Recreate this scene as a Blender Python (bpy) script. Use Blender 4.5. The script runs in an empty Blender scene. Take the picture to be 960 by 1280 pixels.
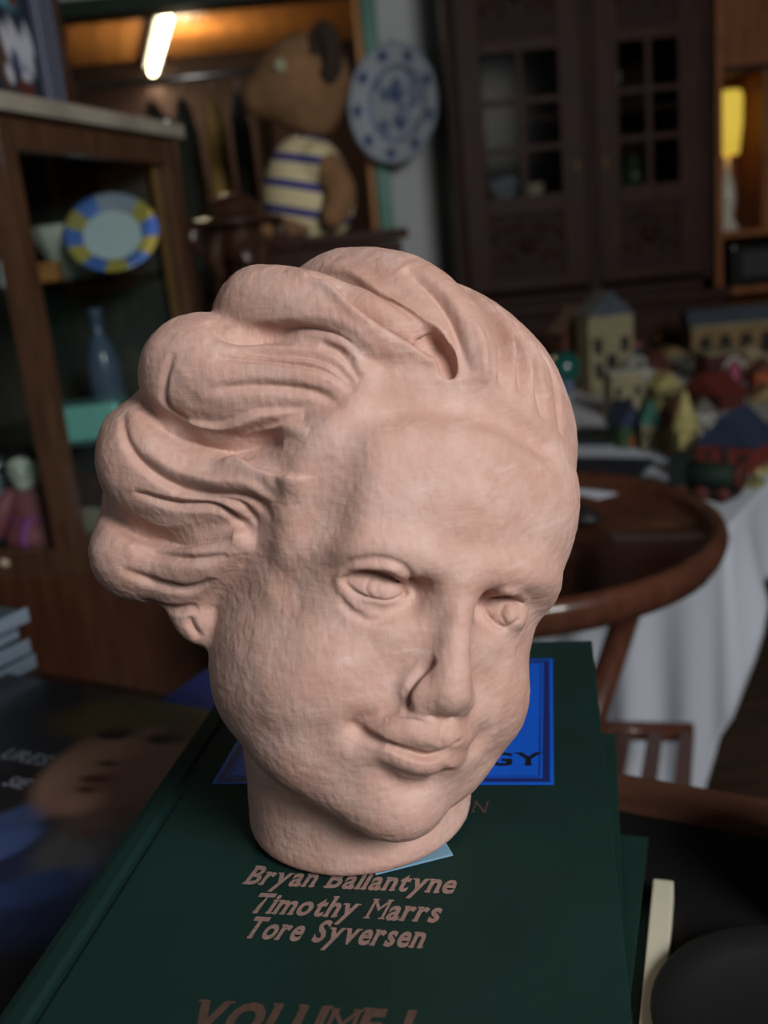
import bpy, bmesh, math, random
import numpy as np
from mathutils import Vector, Matrix

# ------------------------------------------------------------------ camera, light, exposure
scene = bpy.context.scene
COL = scene.collection
FPX = 1240.0                                       # focal length in pixels of the 960 x 1280 frame
CAM_R = np.array([[0.9953780945820024, 0.09603358176337055, 0.0],
                  [-0.025465247175838354, 0.26394464047381644, -0.9642016116722795],
                  [-0.09259573431090352, 0.9597451630192494, 0.26517023220674446]])
CAM_POS = np.array([0.0, 0.0, 1.16])
BOOK_Z = 1.16 - 0.2226
cam_data = bpy.data.cameras.new('camera')
cam = bpy.data.objects.new('camera', cam_data)
COL.objects.link(cam)
M = Matrix.Identity(4)
for i in range(3):
    for j in range(3):
        M[i][j] = CAM_R[i][j]
    M[i][3] = CAM_POS[i]
cam.matrix_world = M
cam_data.sensor_fit = 'VERTICAL'
cam_data.sensor_height = 36.0
cam_data.sensor_width = 27.0
cam_data.lens = FPX / 1280 * 36.0
cam_data.clip_start = 0.01
cam_data.dof.use_dof = True
cam_data.dof.focus_distance = 0.360
cam_data.dof.aperture_fstop = cam_data.lens * 1e-3 / 0.0042
scene.camera = cam
scene.view_settings.view_transform = 'Standard'
scene.view_settings.look = 'None'
scene.view_settings.gamma = 1.0
scene.view_settings.use_curve_mapping = False
scene.view_settings.exposure = 0.0

world = bpy.data.worlds.new('daylight')
scene.world = world
world.use_nodes = True
world.node_tree.nodes['Background'].inputs['Color'].default_value = (.80, .90, 1.0, 1)
world.node_tree.nodes['Background'].inputs['Strength'].default_value = 1.0


def window_light(name, loc, tgt, sx, sy, power, col):
    d = bpy.data.lights.new(name, 'AREA')
    d.shape = 'RECTANGLE'; d.size = sx; d.size_y = sy; d.energy = power; d.color = col
    o = bpy.data.objects.new(name, d)
    COL.objects.link(o)
    o.location = loc
    o.rotation_euler = (Vector(tgt) - Vector(loc)).to_track_quat('-Z', 'Y').to_euler()
    return o


# daylight entering at the two windows behind and beside the viewer
window_light('window_daylight_1', (1.02, -1.09, 2.02), (.85, 0, 1.70), .72, .72, 58, (1.0, .99, .98))
window_light('window_daylight_2', (-1.49, -.20, 1.95), (0, -.10, 1.75), .95, .9, 1.5, (.90, .95, 1.0))
# ------------------------------------------------------------------ helpers
def at_y(x, y, Y):                                 # point of a sight line at distance Y down the room
    r = CAM_R @ np.array([(x - 480) / FPX, -(y - 640) / FPX, -1.0])
    return Vector(CAM_POS + r * (Y / r[1]))


def at_z(x, y, z):                                 # point of a sight line at height z
    r = CAM_R @ np.array([(x - 480) / FPX, -(y - 640) / FPX, -1.0])
    return Vector(CAM_POS + r * ((z - CAM_POS[2]) / r[2]))


MATS = {}


def mat(name, col, rough=.6, metal=0.0, spec=.5, var=0.0, scale=8.0, bump=0.0, bscale=60.0, stretch=(1, 1, 1), col2=None, emit=None, estr=0.0, trans=0.0, coat=0.0, detail=4.0):
    if name in MATS:
        return MATS[name]
    m = bpy.data.materials.new(name)
    m.use_nodes = True
    nt = m.node_tree
    b = nt.nodes['Principled BSDF']
    b.inputs['Base Color'].default_value = (*col, 1)
    b.inputs['Roughness'].default_value = rough
    b.inputs['Metallic'].default_value = metal
    b.inputs['Specular IOR Level'].default_value = spec
    b.inputs['Coat Weight'].default_value = coat
    if trans:
        b.inputs['Transmission Weight'].default_value = trans
    if emit:
        b.inputs['Emission Color'].default_value = (*emit, 1)
        b.inputs['Emission Strength'].default_value = estr
    if var or bump:
        tc = nt.nodes.new('ShaderNodeTexCoord')
        mp = nt.nodes.new('ShaderNodeMapping')
        mp.inputs['Scale'].default_value = stretch
        nt.links.new(tc.outputs['Object'], mp.inputs['Vector'])
    if var:
        n = nt.nodes.new('ShaderNodeTexNoise')
        n.inputs['Scale'].default_value = scale
        n.inputs['Detail'].default_value = detail
        nt.links.new(mp.outputs['Vector'], n.inputs['Vector'])
        r = nt.nodes.new('ShaderNodeValToRGB')
        c2 = col2 or tuple(c * (1 - var) for c in col)
        r.color_ramp.elements[0].position = .32
        r.color_ramp.elements[0].color = (*c2, 1)
        r.color_ramp.elements[1].position = .68
        r.color_ramp.elements[1].color = (*col, 1)
        nt.links.new(n.outputs['Fac'], r.inputs['Fac'])
        nt.links.new(r.outputs['Color'], b.inputs['Base Color'])
    if bump:
        n2 = nt.nodes.new('ShaderNodeTexNoise')
        n2.inputs['Scale'].default_value = bscale
        n2.inputs['Detail'].default_value = 3
        nt.links.new(mp.outputs['Vector'], n2.inputs['Vector'])
        bp = nt.nodes.new('ShaderNodeBump')
        bp.inputs['Strength'].default_value = bump
        bp.inputs['Distance'].default_value = .002
        nt.links.new(n2.outputs['Fac'], bp.inputs['Height'])
        nt.links.new(bp.outputs['Normal'], b.inputs['Normal'])
    MATS[name] = m
    return m


def wood(name, col, dark=.5, rough=.4, stretch=(6, 6, 1), scale=9.0, coat=0.0):
    return mat(name, col, rough, 0, .18, dark, scale, .25, 40, stretch, coat=coat)


def put(name, me, m, parent=None, smooth=False):
    if m is not None and not len(me.materials):
        me.materials.append(m)
    if smooth:
        me.polygons.foreach_set('use_smooth', [True] * len(me.polygons))
    o = bpy.data.objects.new(name, me)
    COL.objects.link(o)
    if parent is not None:
        o.parent = parent
    return o


def from_bm(name, bm, m, parent=None, smooth=False, bevel=0.0, segs=2):
    if bevel:
        bmesh.ops.bevel(bm, geom=list(bm.edges), offset=bevel, segments=segs, affect='EDGES', profile=.7, clamp_overlap=True)
    bmesh.ops.recalc_face_normals(bm, faces=list(bm.faces))
    me = bpy.data.meshes.new(name)
    bm.to_mesh(me); bm.free()
    return put(name, me, m, parent, smooth)


def bm_box(bm, c, s, rz=0.0, rx=0.0, ry=0.0):
    M = Matrix.Translation(c) @ Matrix.Rotation(rz, 4, 'Z') @ Matrix.Rotation(ry, 4, 'Y') @ Matrix.Rotation(rx, 4, 'X') @ Matrix.Diagonal((*s, 1))
    bmesh.ops.create_cube(bm, size=1, matrix=M)


def box(name, c, s, m, parent=None, rz=0.0, bevel=.002, rx=0.0, ry=0.0):
    bm = bmesh.new()
    bm_box(bm, c, s, rz, rx, ry)
    return from_bm(name, bm, m, parent, bevel=min(bevel, min(s) * .45))


def bm_lathe(bm, prof, n=24, M=Matrix.Identity(4)):
    rings = []
    for r, z in prof:
        rings.append([bm.verts.new(M @ Vector((r * math.cos(2 * math.pi * i / n), r * math.sin(2 * math.pi * i / n), z))) for i in range(n)] if r > 1e-6 else [bm.verts.new(M @ Vector((0, 0, z)))])
    for a, b in zip(rings[:-1], rings[1:]):
        for i in range(n):
            j = (i + 1) % n
            f = [a[i % len(a)], a[j % len(a)], b[j % len(b)], b[i % len(b)]]
            u = []
            for v in f:
                if v not in u:
                    u.append(v)
            if len(u) > 2:
                bm.faces.new(u)
    for ring in (rings[0], rings[-1]):
        if len(ring) > 2:
            try:
                bm.faces.new(ring)
            except ValueError:
                pass


def lathe(name, prof, m, parent=None, n=24, M=Matrix.Identity(4), smooth=True):
    bm = bmesh.new()
    bm_lathe(bm, prof, n, M)
    return from_bm(name, bm, m, parent, smooth)


def bm_tube(bm, pts, r, n=8):
    pts = [Vector(p) for p in pts]
    rr = r if isinstance(r, (list, tuple)) else [r] * len(pts)
    rings = []
    for i, p in enumerate(pts):
        t = (pts[min(i + 1, len(pts) - 1)] - pts[max(i - 1, 0)]).normalized()
        a = t.cross(Vector((0, 0, 1)) if abs(t.z) < .9 else Vector((1, 0, 0))).normalized()
        b = t.cross(a)
        rings.append([bm.verts.new(p + rr[i] * (math.cos(2 * math.pi * k / n) * a + math.sin(2 * math.pi * k / n) * b)) for k in range(n)])
    for a, b in zip(rings[:-1], rings[1:]):
        for k in range(n):
            bm.faces.new((a[k], a[(k + 1) % n], b[(k + 1) % n], b[k]))
    bm.faces.new(rings[0]); bm.faces.new(rings[-1])


def tube(name, pts, r, m, parent=None, n=8):
    bm = bmesh.new()
    bm_tube(bm, pts, r, n)
    return from_bm(name, bm, m, parent, True)


def prism(name, poly, axis, a, b, m, parent=None, bevel=0.0, M=Matrix.Identity(4)):
    """poly: 2-D outline, extruded along axis from a to b"""
    bm = bmesh.new()
    def P(u, v, w):
        return M @ Vector({'x': (w, u, v), 'y': (u, w, v), 'z': (u, v, w)}[axis])
    A = [bm.verts.new(P(u, v, a)) for u, v in poly]
    Bv = [bm.verts.new(P(u, v, b)) for u, v in poly]
    bm.faces.new(A); bm.faces.new(Bv[::-1])
    for i in range(len(poly)):
        j = (i + 1) % len(poly)
        bm.faces.new((A[i], Bv[i], Bv[j], A[j]))
    return from_bm(name, bm, m, parent, bevel=bevel)


def thing(name, label, cat, loc=(0, 0, 0), rz=0.0, group=None):
    o = bpy.data.objects.new(name, None)
    COL.objects.link(o)
    o.empty_display_size = .02
    o.location = loc; o.rotation_euler = (0, 0, rz)
    return tag(o, label, cat, group)


def tag(o, label, cat, group=None):
    o['label'] = label; o['category'] = cat
    if group:
        o['group'] = group
    return o


def struct(o):
    o['kind'] = 'structure'
    return o


def organic(name, parts, m, parent=None, h=4.0, pad=8, it=2):
    """soft-blended solid, parts in millimetres: ('e', centre, radii, blend) or ('t', points, radii, blend)"""
    lo = np.full(3, 1e9); hi = -lo
    for p in parts:
        if p[0] == 'e':
            lo = np.minimum(lo, np.array(p[1]) - p[2]); hi = np.maximum(hi, np.array(p[1]) + p[2])
        else:
            q = np.array(p[1], float); r = max(p[2])
            lo = np.minimum(lo, q.min(0) - r); hi = np.maximum(hi, q.max(0) + r)
    v = Volume(lo - pad, hi + pad, h)
    for p in parts:
        if p[0] == 'e':
            v.ell(p[1], p[2], p[3], len(p) > 4)
        else:
            v.tube(p[1], p[2], p[3], len(p) > 4)
    V, Q = v.mesh()
    V = laplace(V, Q, it)
    me = bpy.data.meshes.new(name)
    me.from_pydata((V * 1e-3).tolist(), [], Q.tolist())
    return put(name, me, m, parent, True)


SERIF = {'B': '0b 0c', 'r': '0b 0x', 'y': '0x 1x', 'n': '0b 1b 0x', 'l': '.5b .3c', 'i': '.5b .3x', 'm': '0b .5b 1b 0x', 'T': '.5b', 'h': '0b 1b 0c', 'M': '0b 1b 0c 1c', 'v': '0x 1x', 'V': '0c 1c', 'L': '0b 0c', 'U': '0c 1c', 'E': '0b 0c', '1': '.55b', 'G': '', 'Y': '0c 1c .5b', 'N': '0b 1b 0c 1c', 't': ''}


def lettering(name, text, M, size, m, parent, width=1.0, bold=.02, shear=.25, track=1.0, serif=True, thick=.0002):
    """raised flat letters; M puts text space (x along the line, y up) on the surface"""
    bm = bmesh.new()
    x = 0.0
    for ch in text:
        if ch == ' ':
            x += .36 * track
            continue
        cu = bpy.data.curves.new('glyph', 'FONT')
        cu.body = ch; cu.size = 1; cu.offset = bold * (0 if ch in 'MN' else 1); cu.resolution_u = 3
        ob = bpy.data.objects.new('glyph', cu)
        COL.objects.link(ob)
        bpy.context.view_layer.update()
        me = bpy.data.meshes.new_from_object(ob)
        bpy.data.objects.remove(ob); bpy.data.curves.remove(cu)
        co = np.array([v.co[:] for v in me.vertices])
        x0, x1 = co[:, 0].min(), co[:, 0].max(); y1 = co[:, 1].max()
        n0 = len(bm.verts)
        bm.from_mesh(me)
        bpy.data.meshes.remove(me)
        bm.verts.ensure_lookup_table()
        new = [bm.verts[i] for i in range(n0, len(bm.verts))]
        if serif:
            xh = .53
            for sp in SERIF.get(ch, '').split():
                fx = float(sp[:-1]); lv = sp[-1]
                w = .055
                cx = x0 + w + (x1 - x0 - 2 * w) * fx
                cy = {'b': .018, 'x': (.46 if ch == 'i' else y1 - .022), 'c': y1 - .018}[lv]
                g = [bm.verts.new((cx + dx, cy + dy, .004)) for dx, dy in ((-.115, -.028), (.115, -.028), (.10, .024), (-.10, .024))]
                bm.faces.new(g)
                new += g
        for v in new:
            v.co.x = (v.co.x - x0) + x
        x += (x1 - x0) + .075 * track
    for v in bm.verts:
        v.co = Vector((v.co.x * width + v.co.y * shear, v.co.y, v.co.z)) * size
    W = x * width * size
    for v in bm.verts:
        v.co.z += thick
        v.co = M @ v.co
    bm.normal_update()
    for f in bm.faces:
        if f.normal.z < 0:
            f.normal_flip()
    me = bpy.data.meshes.new(name)
    bm.to_mesh(me); bm.free()
    return put(name, me, m, parent), W


def printed(name, nx, ny, fn, M, w, h, rough=.3, parent=None, coat=0.0):
    """a flat print: fine grid whose colour attribute holds the picture; fn(u, v) -> rgb, u right, v up"""
    u, v = np.meshgrid(np.linspace(0, 1, nx), np.linspace(0, 1, ny), indexing='ij')
    C = fn(u, v).reshape(-1, 3)
    co = [M @ Vector((a * w, b * h, 0)) for a, b in zip(u.ravel(), v.ravel())]
    i = np.arange(nx * ny).reshape(nx, ny)
    Q = np.stack([i[:-1, :-1], i[1:, :-1], i[1:, 1:], i[:-1, 1:]], -1).reshape(-1, 4)
    me = bpy.data.meshes.new(name)
    me.from_pydata([c[:] for c in co], [], Q.tolist())
    at = me.color_attributes.new('print', 'FLOAT_COLOR', 'POINT')
    at.data.foreach_set('color', np.c_[C, np.ones(len(C))].astype(np.float32).ravel())
    m = bpy.data.materials.new(name + '_ink')
    m.use_nodes = True
    b = m.node_tree.nodes['Principled BSDF']
    a = m.node_tree.nodes.new('ShaderNodeVertexColor')
    a.layer_name = 'print'
    m.node_tree.links.new(a.outputs['Color'], b.inputs['Base Color'])
    b.inputs['Roughness'].default_value = rough
    b.inputs['Coat Weight'].default_value = coat
    return put(name, me, m, parent)


def smst(a, b, x):
    t = np.clip((x - a) / (b - a), 0, 1)
    return t * t * (3 - 2 * t)


def blend(C, col, w):
    return C * (1 - w[..., None]) + np.array(col) * w[..., None]


def blob(u, v, cx, cy, rx, ry, soft=.25, rot=0.0):
    du, dv = u - cx, v - cy
    c, s = math.cos(rot), math.sin(rot)
    a = (du * c + dv * s) / rx; b = (-du * s + dv * c) / ry
    return 1 - smst(1 - soft, 1 + soft, np.sqrt(a * a + b * b))
# ------------------------------------------------------------------ terracotta head
# The head is modelled in its own frame (millimetres, x = viewer's left, y = out of
# the face, z = up), first as a smooth-blended volume, then carved along strokes.
HEAD_R = np.array([[-0.88018, 0.35482, 0.31525], [-0.31768, -0.93388, 0.16415], [0.35265, 0.04433, 0.93471]])
HEAD_T = np.array([-0.004848634, 0.474647767, -0.154814287]) * 1000
HEAD_K = 0.773e-3
HEAD_UP = HEAD_R.T @ np.array([0, 0, 1.0])
H_EYE = HEAD_R.T @ (-HEAD_T)                       # the viewpoint in head space


def head_to_world(p):
    return (p @ HEAD_R.T + HEAD_T) * HEAD_K + CAM_POS


def head_ray(x, y):
    v = np.array([(x - 480) / FPX, -(y - 640) / FPX, -1.0])
    r = HEAD_R.T @ (CAM_R @ v)
    return r / np.linalg.norm(r)


def on_plane(x, y, yl):                            # point of the sight line at depth yl in head space
    r = head_ray(x, y)
    return H_EYE + r * ((yl - H_EYE[1]) / r[1])


class Volume:
    def __init__(s, lo, hi, h):
        s.lo = np.array(lo, float); s.h = h
        s.n = np.ceil((np.array(hi) - s.lo) / h).astype(int) + 1
        s.ax = [np.float32(s.lo[i] + h * np.arange(s.n[i])) for i in range(3)]
        s.D = np.full(s.n, 40.0, np.float32)

    def box(s, lo, hi):
        a = np.clip(np.floor((np.array(lo) - s.lo) / s.h).astype(int), 0, s.n)
        b = np.clip(np.ceil((np.array(hi) - s.lo) / s.h).astype(int) + 1, 0, s.n)
        return tuple(slice(a[i], b[i]) for i in range(3))

    def mix(s, sl, d, k, sub=False):
        D = s.D[sl]
        if sub:
            d = -d
            h = np.maximum(k - np.abs(D - d), 0) / k
            s.D[sl] = np.maximum(D, d) + h * h * k * .25
        else:
            h = np.maximum(k - np.abs(D - d), 0) / k
            s.D[sl] = np.minimum(D, d) - h * h * k * .25

    def ell(s, c, r, k=10, sub=False, rot=None):
        c = np.array(c, float); r = np.array(r, float)
        m = r.max() + k + 4 if rot is not None else r + k + 4
        sl = s.box(c - m, c + m)
        X = s.ax[0][sl[0]][:, None, None] - np.float32(c[0])
        Y = s.ax[1][sl[1]][None, :, None] - np.float32(c[1])
        Z = s.ax[2][sl[2]][None, None, :] - np.float32(c[2])
        if rot is not None:
            M = rot.astype(np.float32)
            X, Y, Z = (M[0, 0] * X + M[1, 0] * Y + M[2, 0] * Z, M[0, 1] * X + M[1, 1] * Y + M[2, 1] * Z, M[0, 2] * X + M[1, 2] * Y + M[2, 2] * Z)
        k0 = np.sqrt((X / r[0]) ** 2 + (Y / r[1]) ** 2 + (Z / r[2]) ** 2)
        k1 = np.sqrt((X / r[0] ** 2) ** 2 + (Y / r[1] ** 2) ** 2 + (Z / r[2] ** 2) ** 2) + 1e-6
        s.mix(sl, (k0 * (k0 - 1) / k1).astype(np.float32), k, sub)

    def tube(s, pts, rad, k=6, sub=False, flat=None):
        pts = np.array(pts, float); rad = np.array(rad, float)
        pts, rad = smooth_path(pts, rad)
        m = rad.max() + k + 4
        sl = s.box(pts.min(0) - m, pts.max(0) + m)
        X = s.ax[0][sl[0]][:, None, None]; Y = s.ax[1][sl[1]][None, :, None]; Z = s.ax[2][sl[2]][None, None, :]
        best = None
        for a, b, ra, rb in zip(pts[:-1], pts[1:], rad[:-1], rad[1:]):
            v = b - a; L2 = (v @ v) + 1e-9
            t = np.clip(((X - a[0]) * v[0] + (Y - a[1]) * v[1] + (Z - a[2]) * v[2]) / L2, 0, 1)
            d = np.sqrt((X - a[0] - t * v[0]) ** 2 + (Y - a[1] - t * v[1]) ** 2 + (Z - a[2] - t * v[2]) ** 2) - (ra + t * (rb - ra))
            best = d if best is None else np.minimum(best, d)
        s.mix(sl, best.astype(np.float32), k, sub)

    def at(s, p):                                  # trilinear sample
        q = np.clip((p - s.lo) / s.h, 0, s.n - 1.001)
        i = q.astype(int); f = q - i
        out = 0
        for a in (0, 1):
            for b in (0, 1):
                for c in (0, 1):
                    w = (f[..., 0] if a else 1 - f[..., 0]) * (f[..., 1] if b else 1 - f[..., 1]) * (f[..., 2] if c else 1 - f[..., 2])
                    out = out + w * s.D[i[..., 0] + a, i[..., 1] + b, i[..., 2] + c]
        return out

    def hit(s, pxs):                               # where sight lines meet the form
        t = np.arange(300, 680, .75)
        out = []
        for (x, y) in pxs:
            r = head_ray(x, y)
            d = s.at(H_EYE + t[:, None] * r)
            w = np.nonzero(d < 0)[0]
            if len(w) and w[0] > 0:
                j = w[0]; f = d[j - 1] / (d[j - 1] - d[j] + 1e-9)
                out.append(H_EYE + r * (t[j - 1] + .75 * f))
        return np.array(out)

    def mesh(s):                                   # surface nets
        D = s.D; n = s.n
        S = D < 0
        C = np.zeros(n - 1, np.int8)
        for a in (0, 1):
            for b in (0, 1):
                for c in (0, 1):
                    C += S[a:n[0] - 1 + a, b:n[1] - 1 + b, c:n[2] - 1 + c]
        I = np.argwhere((C > 0) & (C < 8))
        idx = -np.ones(n - 1, np.int64); idx[I[:, 0], I[:, 1], I[:, 2]] = np.arange(len(I))
        acc = np.zeros((len(I), 3)); cnt = np.zeros(len(I))
        cor = [(a, b, c) for a in (0, 1) for b in (0, 1) for c in (0, 1)]
        for p in cor:
            for q in cor:
                if sum(abs(p[i] - q[i]) for i in range(3)) == 1 and p < q:
                    d0 = D[I[:, 0] + p[0], I[:, 1] + p[1], I[:, 2] + p[2]]; d1 = D[I[:, 0] + q[0], I[:, 1] + q[1], I[:, 2] + q[2]]
                    m = (d0 < 0) != (d1 < 0)
                    f = np.where(m, d0 / (d0 - d1 + (d0 == d1)), 0)[:, None]
                    acc += np.where(m[:, None], np.array(p) + f * (np.array(q) - np.array(p)), 0); cnt += m
        V = s.lo + s.h * (I + acc / cnt[:, None])
        Q = []
        for ax in range(3):
            u, v = (ax + 1) % 3, (ax + 2) % 3
            sl0 = [slice(None)] * 3; sl1 = [slice(None)] * 3
            sl0[ax] = slice(0, -1); sl1[ax] = slice(1, None)
            A = S[tuple(sl0)]; B = S[tuple(sl1)]
            E = np.argwhere(A != B)
            E = E[(E[:, u] > 0) & (E[:, v] > 0) & (E[:, u] < n[u] - 1) & (E[:, v] < n[v] - 1)]
            du = np.zeros(3, int); du[u] = 1; dv = np.zeros(3, int); dv[v] = 1
            def g(e): return idx[e[:, 0], e[:, 1], e[:, 2]]
            q = np.stack([g(E - du - dv), g(E - dv), g(E), g(E - du)], 1)
            fl = ~A[E[:, 0], E[:, 1], E[:, 2]]
            q[fl] = q[fl][:, ::-1]
            Q.append(q)
        return V, np.concatenate(Q)


def smooth_path(pts, rad, n=6):                    # Catmull-Rom resampling
    pts = np.asarray(pts, float); rad = np.asarray(rad, float)
    if len(pts) < 3:
        return pts, rad
    P = np.vstack([2 * pts[0] - pts[1], pts, 2 * pts[-1] - pts[-2]]); r = np.concatenate([[rad[0]], rad, [rad[-1]]])
    o, ro = [], []
    for i in range(1, len(P) - 2):
        for t in np.arange(n) / n:
            o.append(.5 * (2 * P[i] + (P[i + 1] - P[i - 1]) * t + (2 * P[i - 1] - 5 * P[i] + 4 * P[i + 1] - P[i + 2]) * t * t + (3 * P[i] - P[i - 1] - 3 * P[i + 1] + P[i + 2]) * t ** 3))
            ro.append(r[i] + (r[i + 1] - r[i]) * t)
    o.append(pts[-1]); ro.append(rad[-1])
    return np.array(o), np.array(ro)


def quad_subdivide(V, Q):
    n = len(V)
    e = np.sort(np.concatenate([Q[:, [0, 1]], Q[:, [1, 2]], Q[:, [2, 3]], Q[:, [3, 0]]]), 1)
    key = e[:, 0] * n + e[:, 1]
    uk, inv = np.unique(key, return_inverse=True)
    M = (V[uk // n] + V[uk % n]) / 2
    inv = inv.reshape(4, -1) + n
    c = n + len(M) + np.arange(len(Q))
    V2 = np.vstack([V, M, V[Q].mean(1)])
    Q2 = np.concatenate([np.stack([Q[:, i], inv[i], c, inv[i - 1]], 1) for i in range(4)])
    return V2, Q2


def laplace(V, Q, it, lam=.5):
    e = np.concatenate([Q[:, [0, 1]], Q[:, [1, 2]], Q[:, [2, 3]], Q[:, [3, 0]]])
    cnt = np.bincount(e[:, 0], minlength=len(V)) + np.bincount(e[:, 1], minlength=len(V))
    for _ in range(it):
        A = np.stack([np.bincount(e[:, 0], V[e[:, 1], i], len(V)) + np.bincount(e[:, 1], V[e[:, 0], i], len(V)) for i in range(3)], 1)
        V = V + lam * (A / cnt[:, None] - V)
    return V


def quad_normals(V, Q):
    f = np.cross(V[Q[:, 2]] - V[Q[:, 0]], V[Q[:, 3]] - V[Q[:, 1]])
    N = np.stack([np.bincount(Q.ravel(), np.repeat(f[:, i], 4), len(V)) for i in range(3)], 1)
    return N / (np.linalg.norm(N, axis=1)[:, None] + 1e-9)


def value_noise(P, scale, seed):
    rng = np.random.RandomState(seed); T = rng.rand(32, 32, 32).astype(np.float32)
    q = P / scale + 100; i = np.floor(q).astype(int); f = q - i; f = f * f * (3 - 2 * f); i %= 32; j = (i + 1) % 32
    o = 0
    for a in (0, 1):
        for b in (0, 1):
            for c in (0, 1):
                w = (f[:, 0] if a else 1 - f[:, 0]) * (f[:, 1] if b else 1 - f[:, 1]) * (f[:, 2] if c else 1 - f[:, 2])
                o = o + w * T[(j if a else i)[:, 0], (j if b else i)[:, 1], (j if c else i)[:, 2]]
    return o - .5


def px_tube(v, pts, k, scale=.405, sub=False):      # pts: (px, py, depth y, radius in px)
    v.tube([on_plane(a, b, c) for a, b, c, r in pts], [r * scale for a, b, c, r in pts], k, sub)


def hit_tube(v, pxs, rad, k, lift=0.0, sub=False):  # tube lying on the form along a stroke
    P = v.hit(pxs)
    if len(P) < 2:
        return
    if lift:
        P = P + lift * np.array([(H_EYE - p) / np.linalg.norm(H_EYE - p) for p in P])
    r = np.interp(np.linspace(0, 1, len(P)), np.linspace(0, 1, len(rad)), rad)
    v.tube(P, r, k, sub)


def build_head_volume(h=1.3):
    v = Volume((-125, -135, -165), (160, 125, 150), h)
    M = lambda a: np.array(a, float)
    # skull, face, jaw
    v.ell((0, -6, 30), (86, 96, 95), 1)
    v.ell((0, 14, -32), (73, 73, 74), 22)
    for s in (1, -1):
        v.ell((s * 41, 40, 38), (31, 36, 40), 16)          # frontal bosses
        v.ell((s * 38, 50, -51), (28, 28, 25), 18)         # cheeks
        v.ell((s * 38, 20, -60), (38, 40, 36), 20)         # jaw
        v.ell((s * 28, 44, -82), (28, 28, 22), 14)
    v.ell((0, 40, -78), (44, 42, 30), 18)
    v.ell((0, 62, -92), (28, 23, 19), 14)                  # chin
    v.ell((-4, 72, -98), (17, 15, 13), 12)
    # eye sockets
    for s in (1, -1):
        v.ell((s * 34, 97, -2.5), (22.5, 27, 13), 5, True)
        v.ell((s * 17, 97, 1.5), (7.5, 23, 11.5), 7, True)
    # brows
    for s in (1, -1):
        v.tube([(s * 10, 86, 15.5), (s * 22, 84.5, 17), (s * 38, 80, 16.8), (s * 53, 69, 12), (s * 62, 54, 3.5)], [5, 6, 6, 6, 6], 11)
    for s in (1, -1):
        v.ell((s * 35, 62, -40), (19, 15.5, 17), 12)        # apples of the cheeks
    # nose
    v.tube([(0, 84, 16), (0, 88.5, 4), (0, 93, -9), (0, 97.5, -25), (0, 98.8, -34.5)], [8, 5.2, 5.8, 8.4, 9.8], 5)
    v.tube([(0, 84, 8), (0, 82, -10), (0, 84, -30)], [6, 9, 13], 8)
    for s in (1, -1):
        v.ell((s * 9.8, 91.5, -38.5), (7, 9.5, 6.6), 6)
        v.ell((s * 5, 97, -46), (3, 4.5, 3), 2, True)    # nostrils
    # mouth barrel, lips
    v.ell((0, 72, -61), (31, 26, 19), 16)
    for s in (1, -1):
        v.ell((s * 30, 91, -61), (6, 9, 7), 9, True)       # mouth corners tucked in
    v.tube([(25, 84, -58), (17, 91, -56.5), (8, 96, -55), (0, 97.5, -54.5), (-8, 96, -55), (-17, 91, -56.5), (-25, 84, -58)], [2, 3.8, 5, 5.2, 5, 3.8, 2], 4)
    v.tube([(21, 85, -64.5), (12, 91.5, -67), (0, 94, -68), (-12, 91.5, -67), (-21, 85, -64.5)], [2, 4.2, 5.2, 4.2, 2], 3.5)
    # eyeballs and lids
    for s in (1, -1):
        v.ell((s * 32.5, 65.4, -2.5), (15.5, 14, 12), 2.5)
    near_u = [(418, 727), (428, 715), (450, 708), (476, 708), (496, 714), (508, 727), (512, 743)]
    near_l = [(424, 728), (430, 743), (446, 758), (470, 765), (490, 761), (510, 746)]
    far_u = [(600, 760), (611, 745), (630, 738), (648, 742), (658, 753)]
    far_l = [(600, 766), (606, 779), (620, 790), (636, 792), (650, 781), (656, 768)]
    for px in (near_u, far_u):
        hit_tube(v, px, [1.0, 1.9, 2.2, 1.9, 1.2], 2.0, .3)
    for px in (near_l, far_l):
        hit_tube(v, px, [1.0, 1.9, 2.3, 2.0, 1.2], 2.4, -.2)
    for px, r in (((468, 736), (12.5, 11, 8)), ((631, 767), (10, 11, 8.5))):     # the balls swell between the lids
        p = v.hit([px])[0]
        w = (H_EYE - p) / np.linalg.norm(H_EYE - p)
        v.ell(p - w * (r[1] - 2.0), r, 1.5)
    # neck
    nb = M((-22, 0, -132)); up = HEAD_UP
    v.tube([nb - up * 14, nb + up * 14, nb + up * 60 + M((4, -6, 0)), nb + up * 95 + M((4, -12, 0))], [60, 57, 50, 46], 5)
    # hair: cap and side masses
    v.ell((-2, -19, 58), (92, 95, 86), 4)
    v.ell((66, -34, 28), (64, 64, 78), 12)
    v.ell((-62, -45, 20), (48, 58, 76), 14)
    v.ell((0, -70, 0), (70, 50, 80), 14)
    for L in HAIR_TUBES:
        px_tube(v, L[1:], L[0])
    hit_tube(v, [(430, 540), (410, 590), (390, 645), (373, 695), (355, 735)], [6, 12, 13, 11, 6], 12, 7.2, True)      # temple hollow
    hit_tube(v, [(440, 518), (490, 500), (560, 494), (630, 515), (690, 558)], [6, 9, 10, 9, 6], 6, 5.8, True)         # hairline
    hit_tube(v, [(540, 424), (552, 440), (561, 464)], [2.5, 4.5, 2.0], 2, -1.0, True)                                # pit at the end of the parting
    for c, r in BACK_LOCKS:
        v.tube(c, r, 5)
    # the neck is cut flat where it stands
    X = v.ax[0][:, None, None]; Y = v.ax[1][None, :, None]; Z = v.ax[2][None, None, :]
    base = (X * up[0] + Y * up[1] + Z * up[2]) - BOOK_REL
    v.mix((slice(None),) * 3, (base).astype(np.float32), 10, True)
    return v


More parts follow.
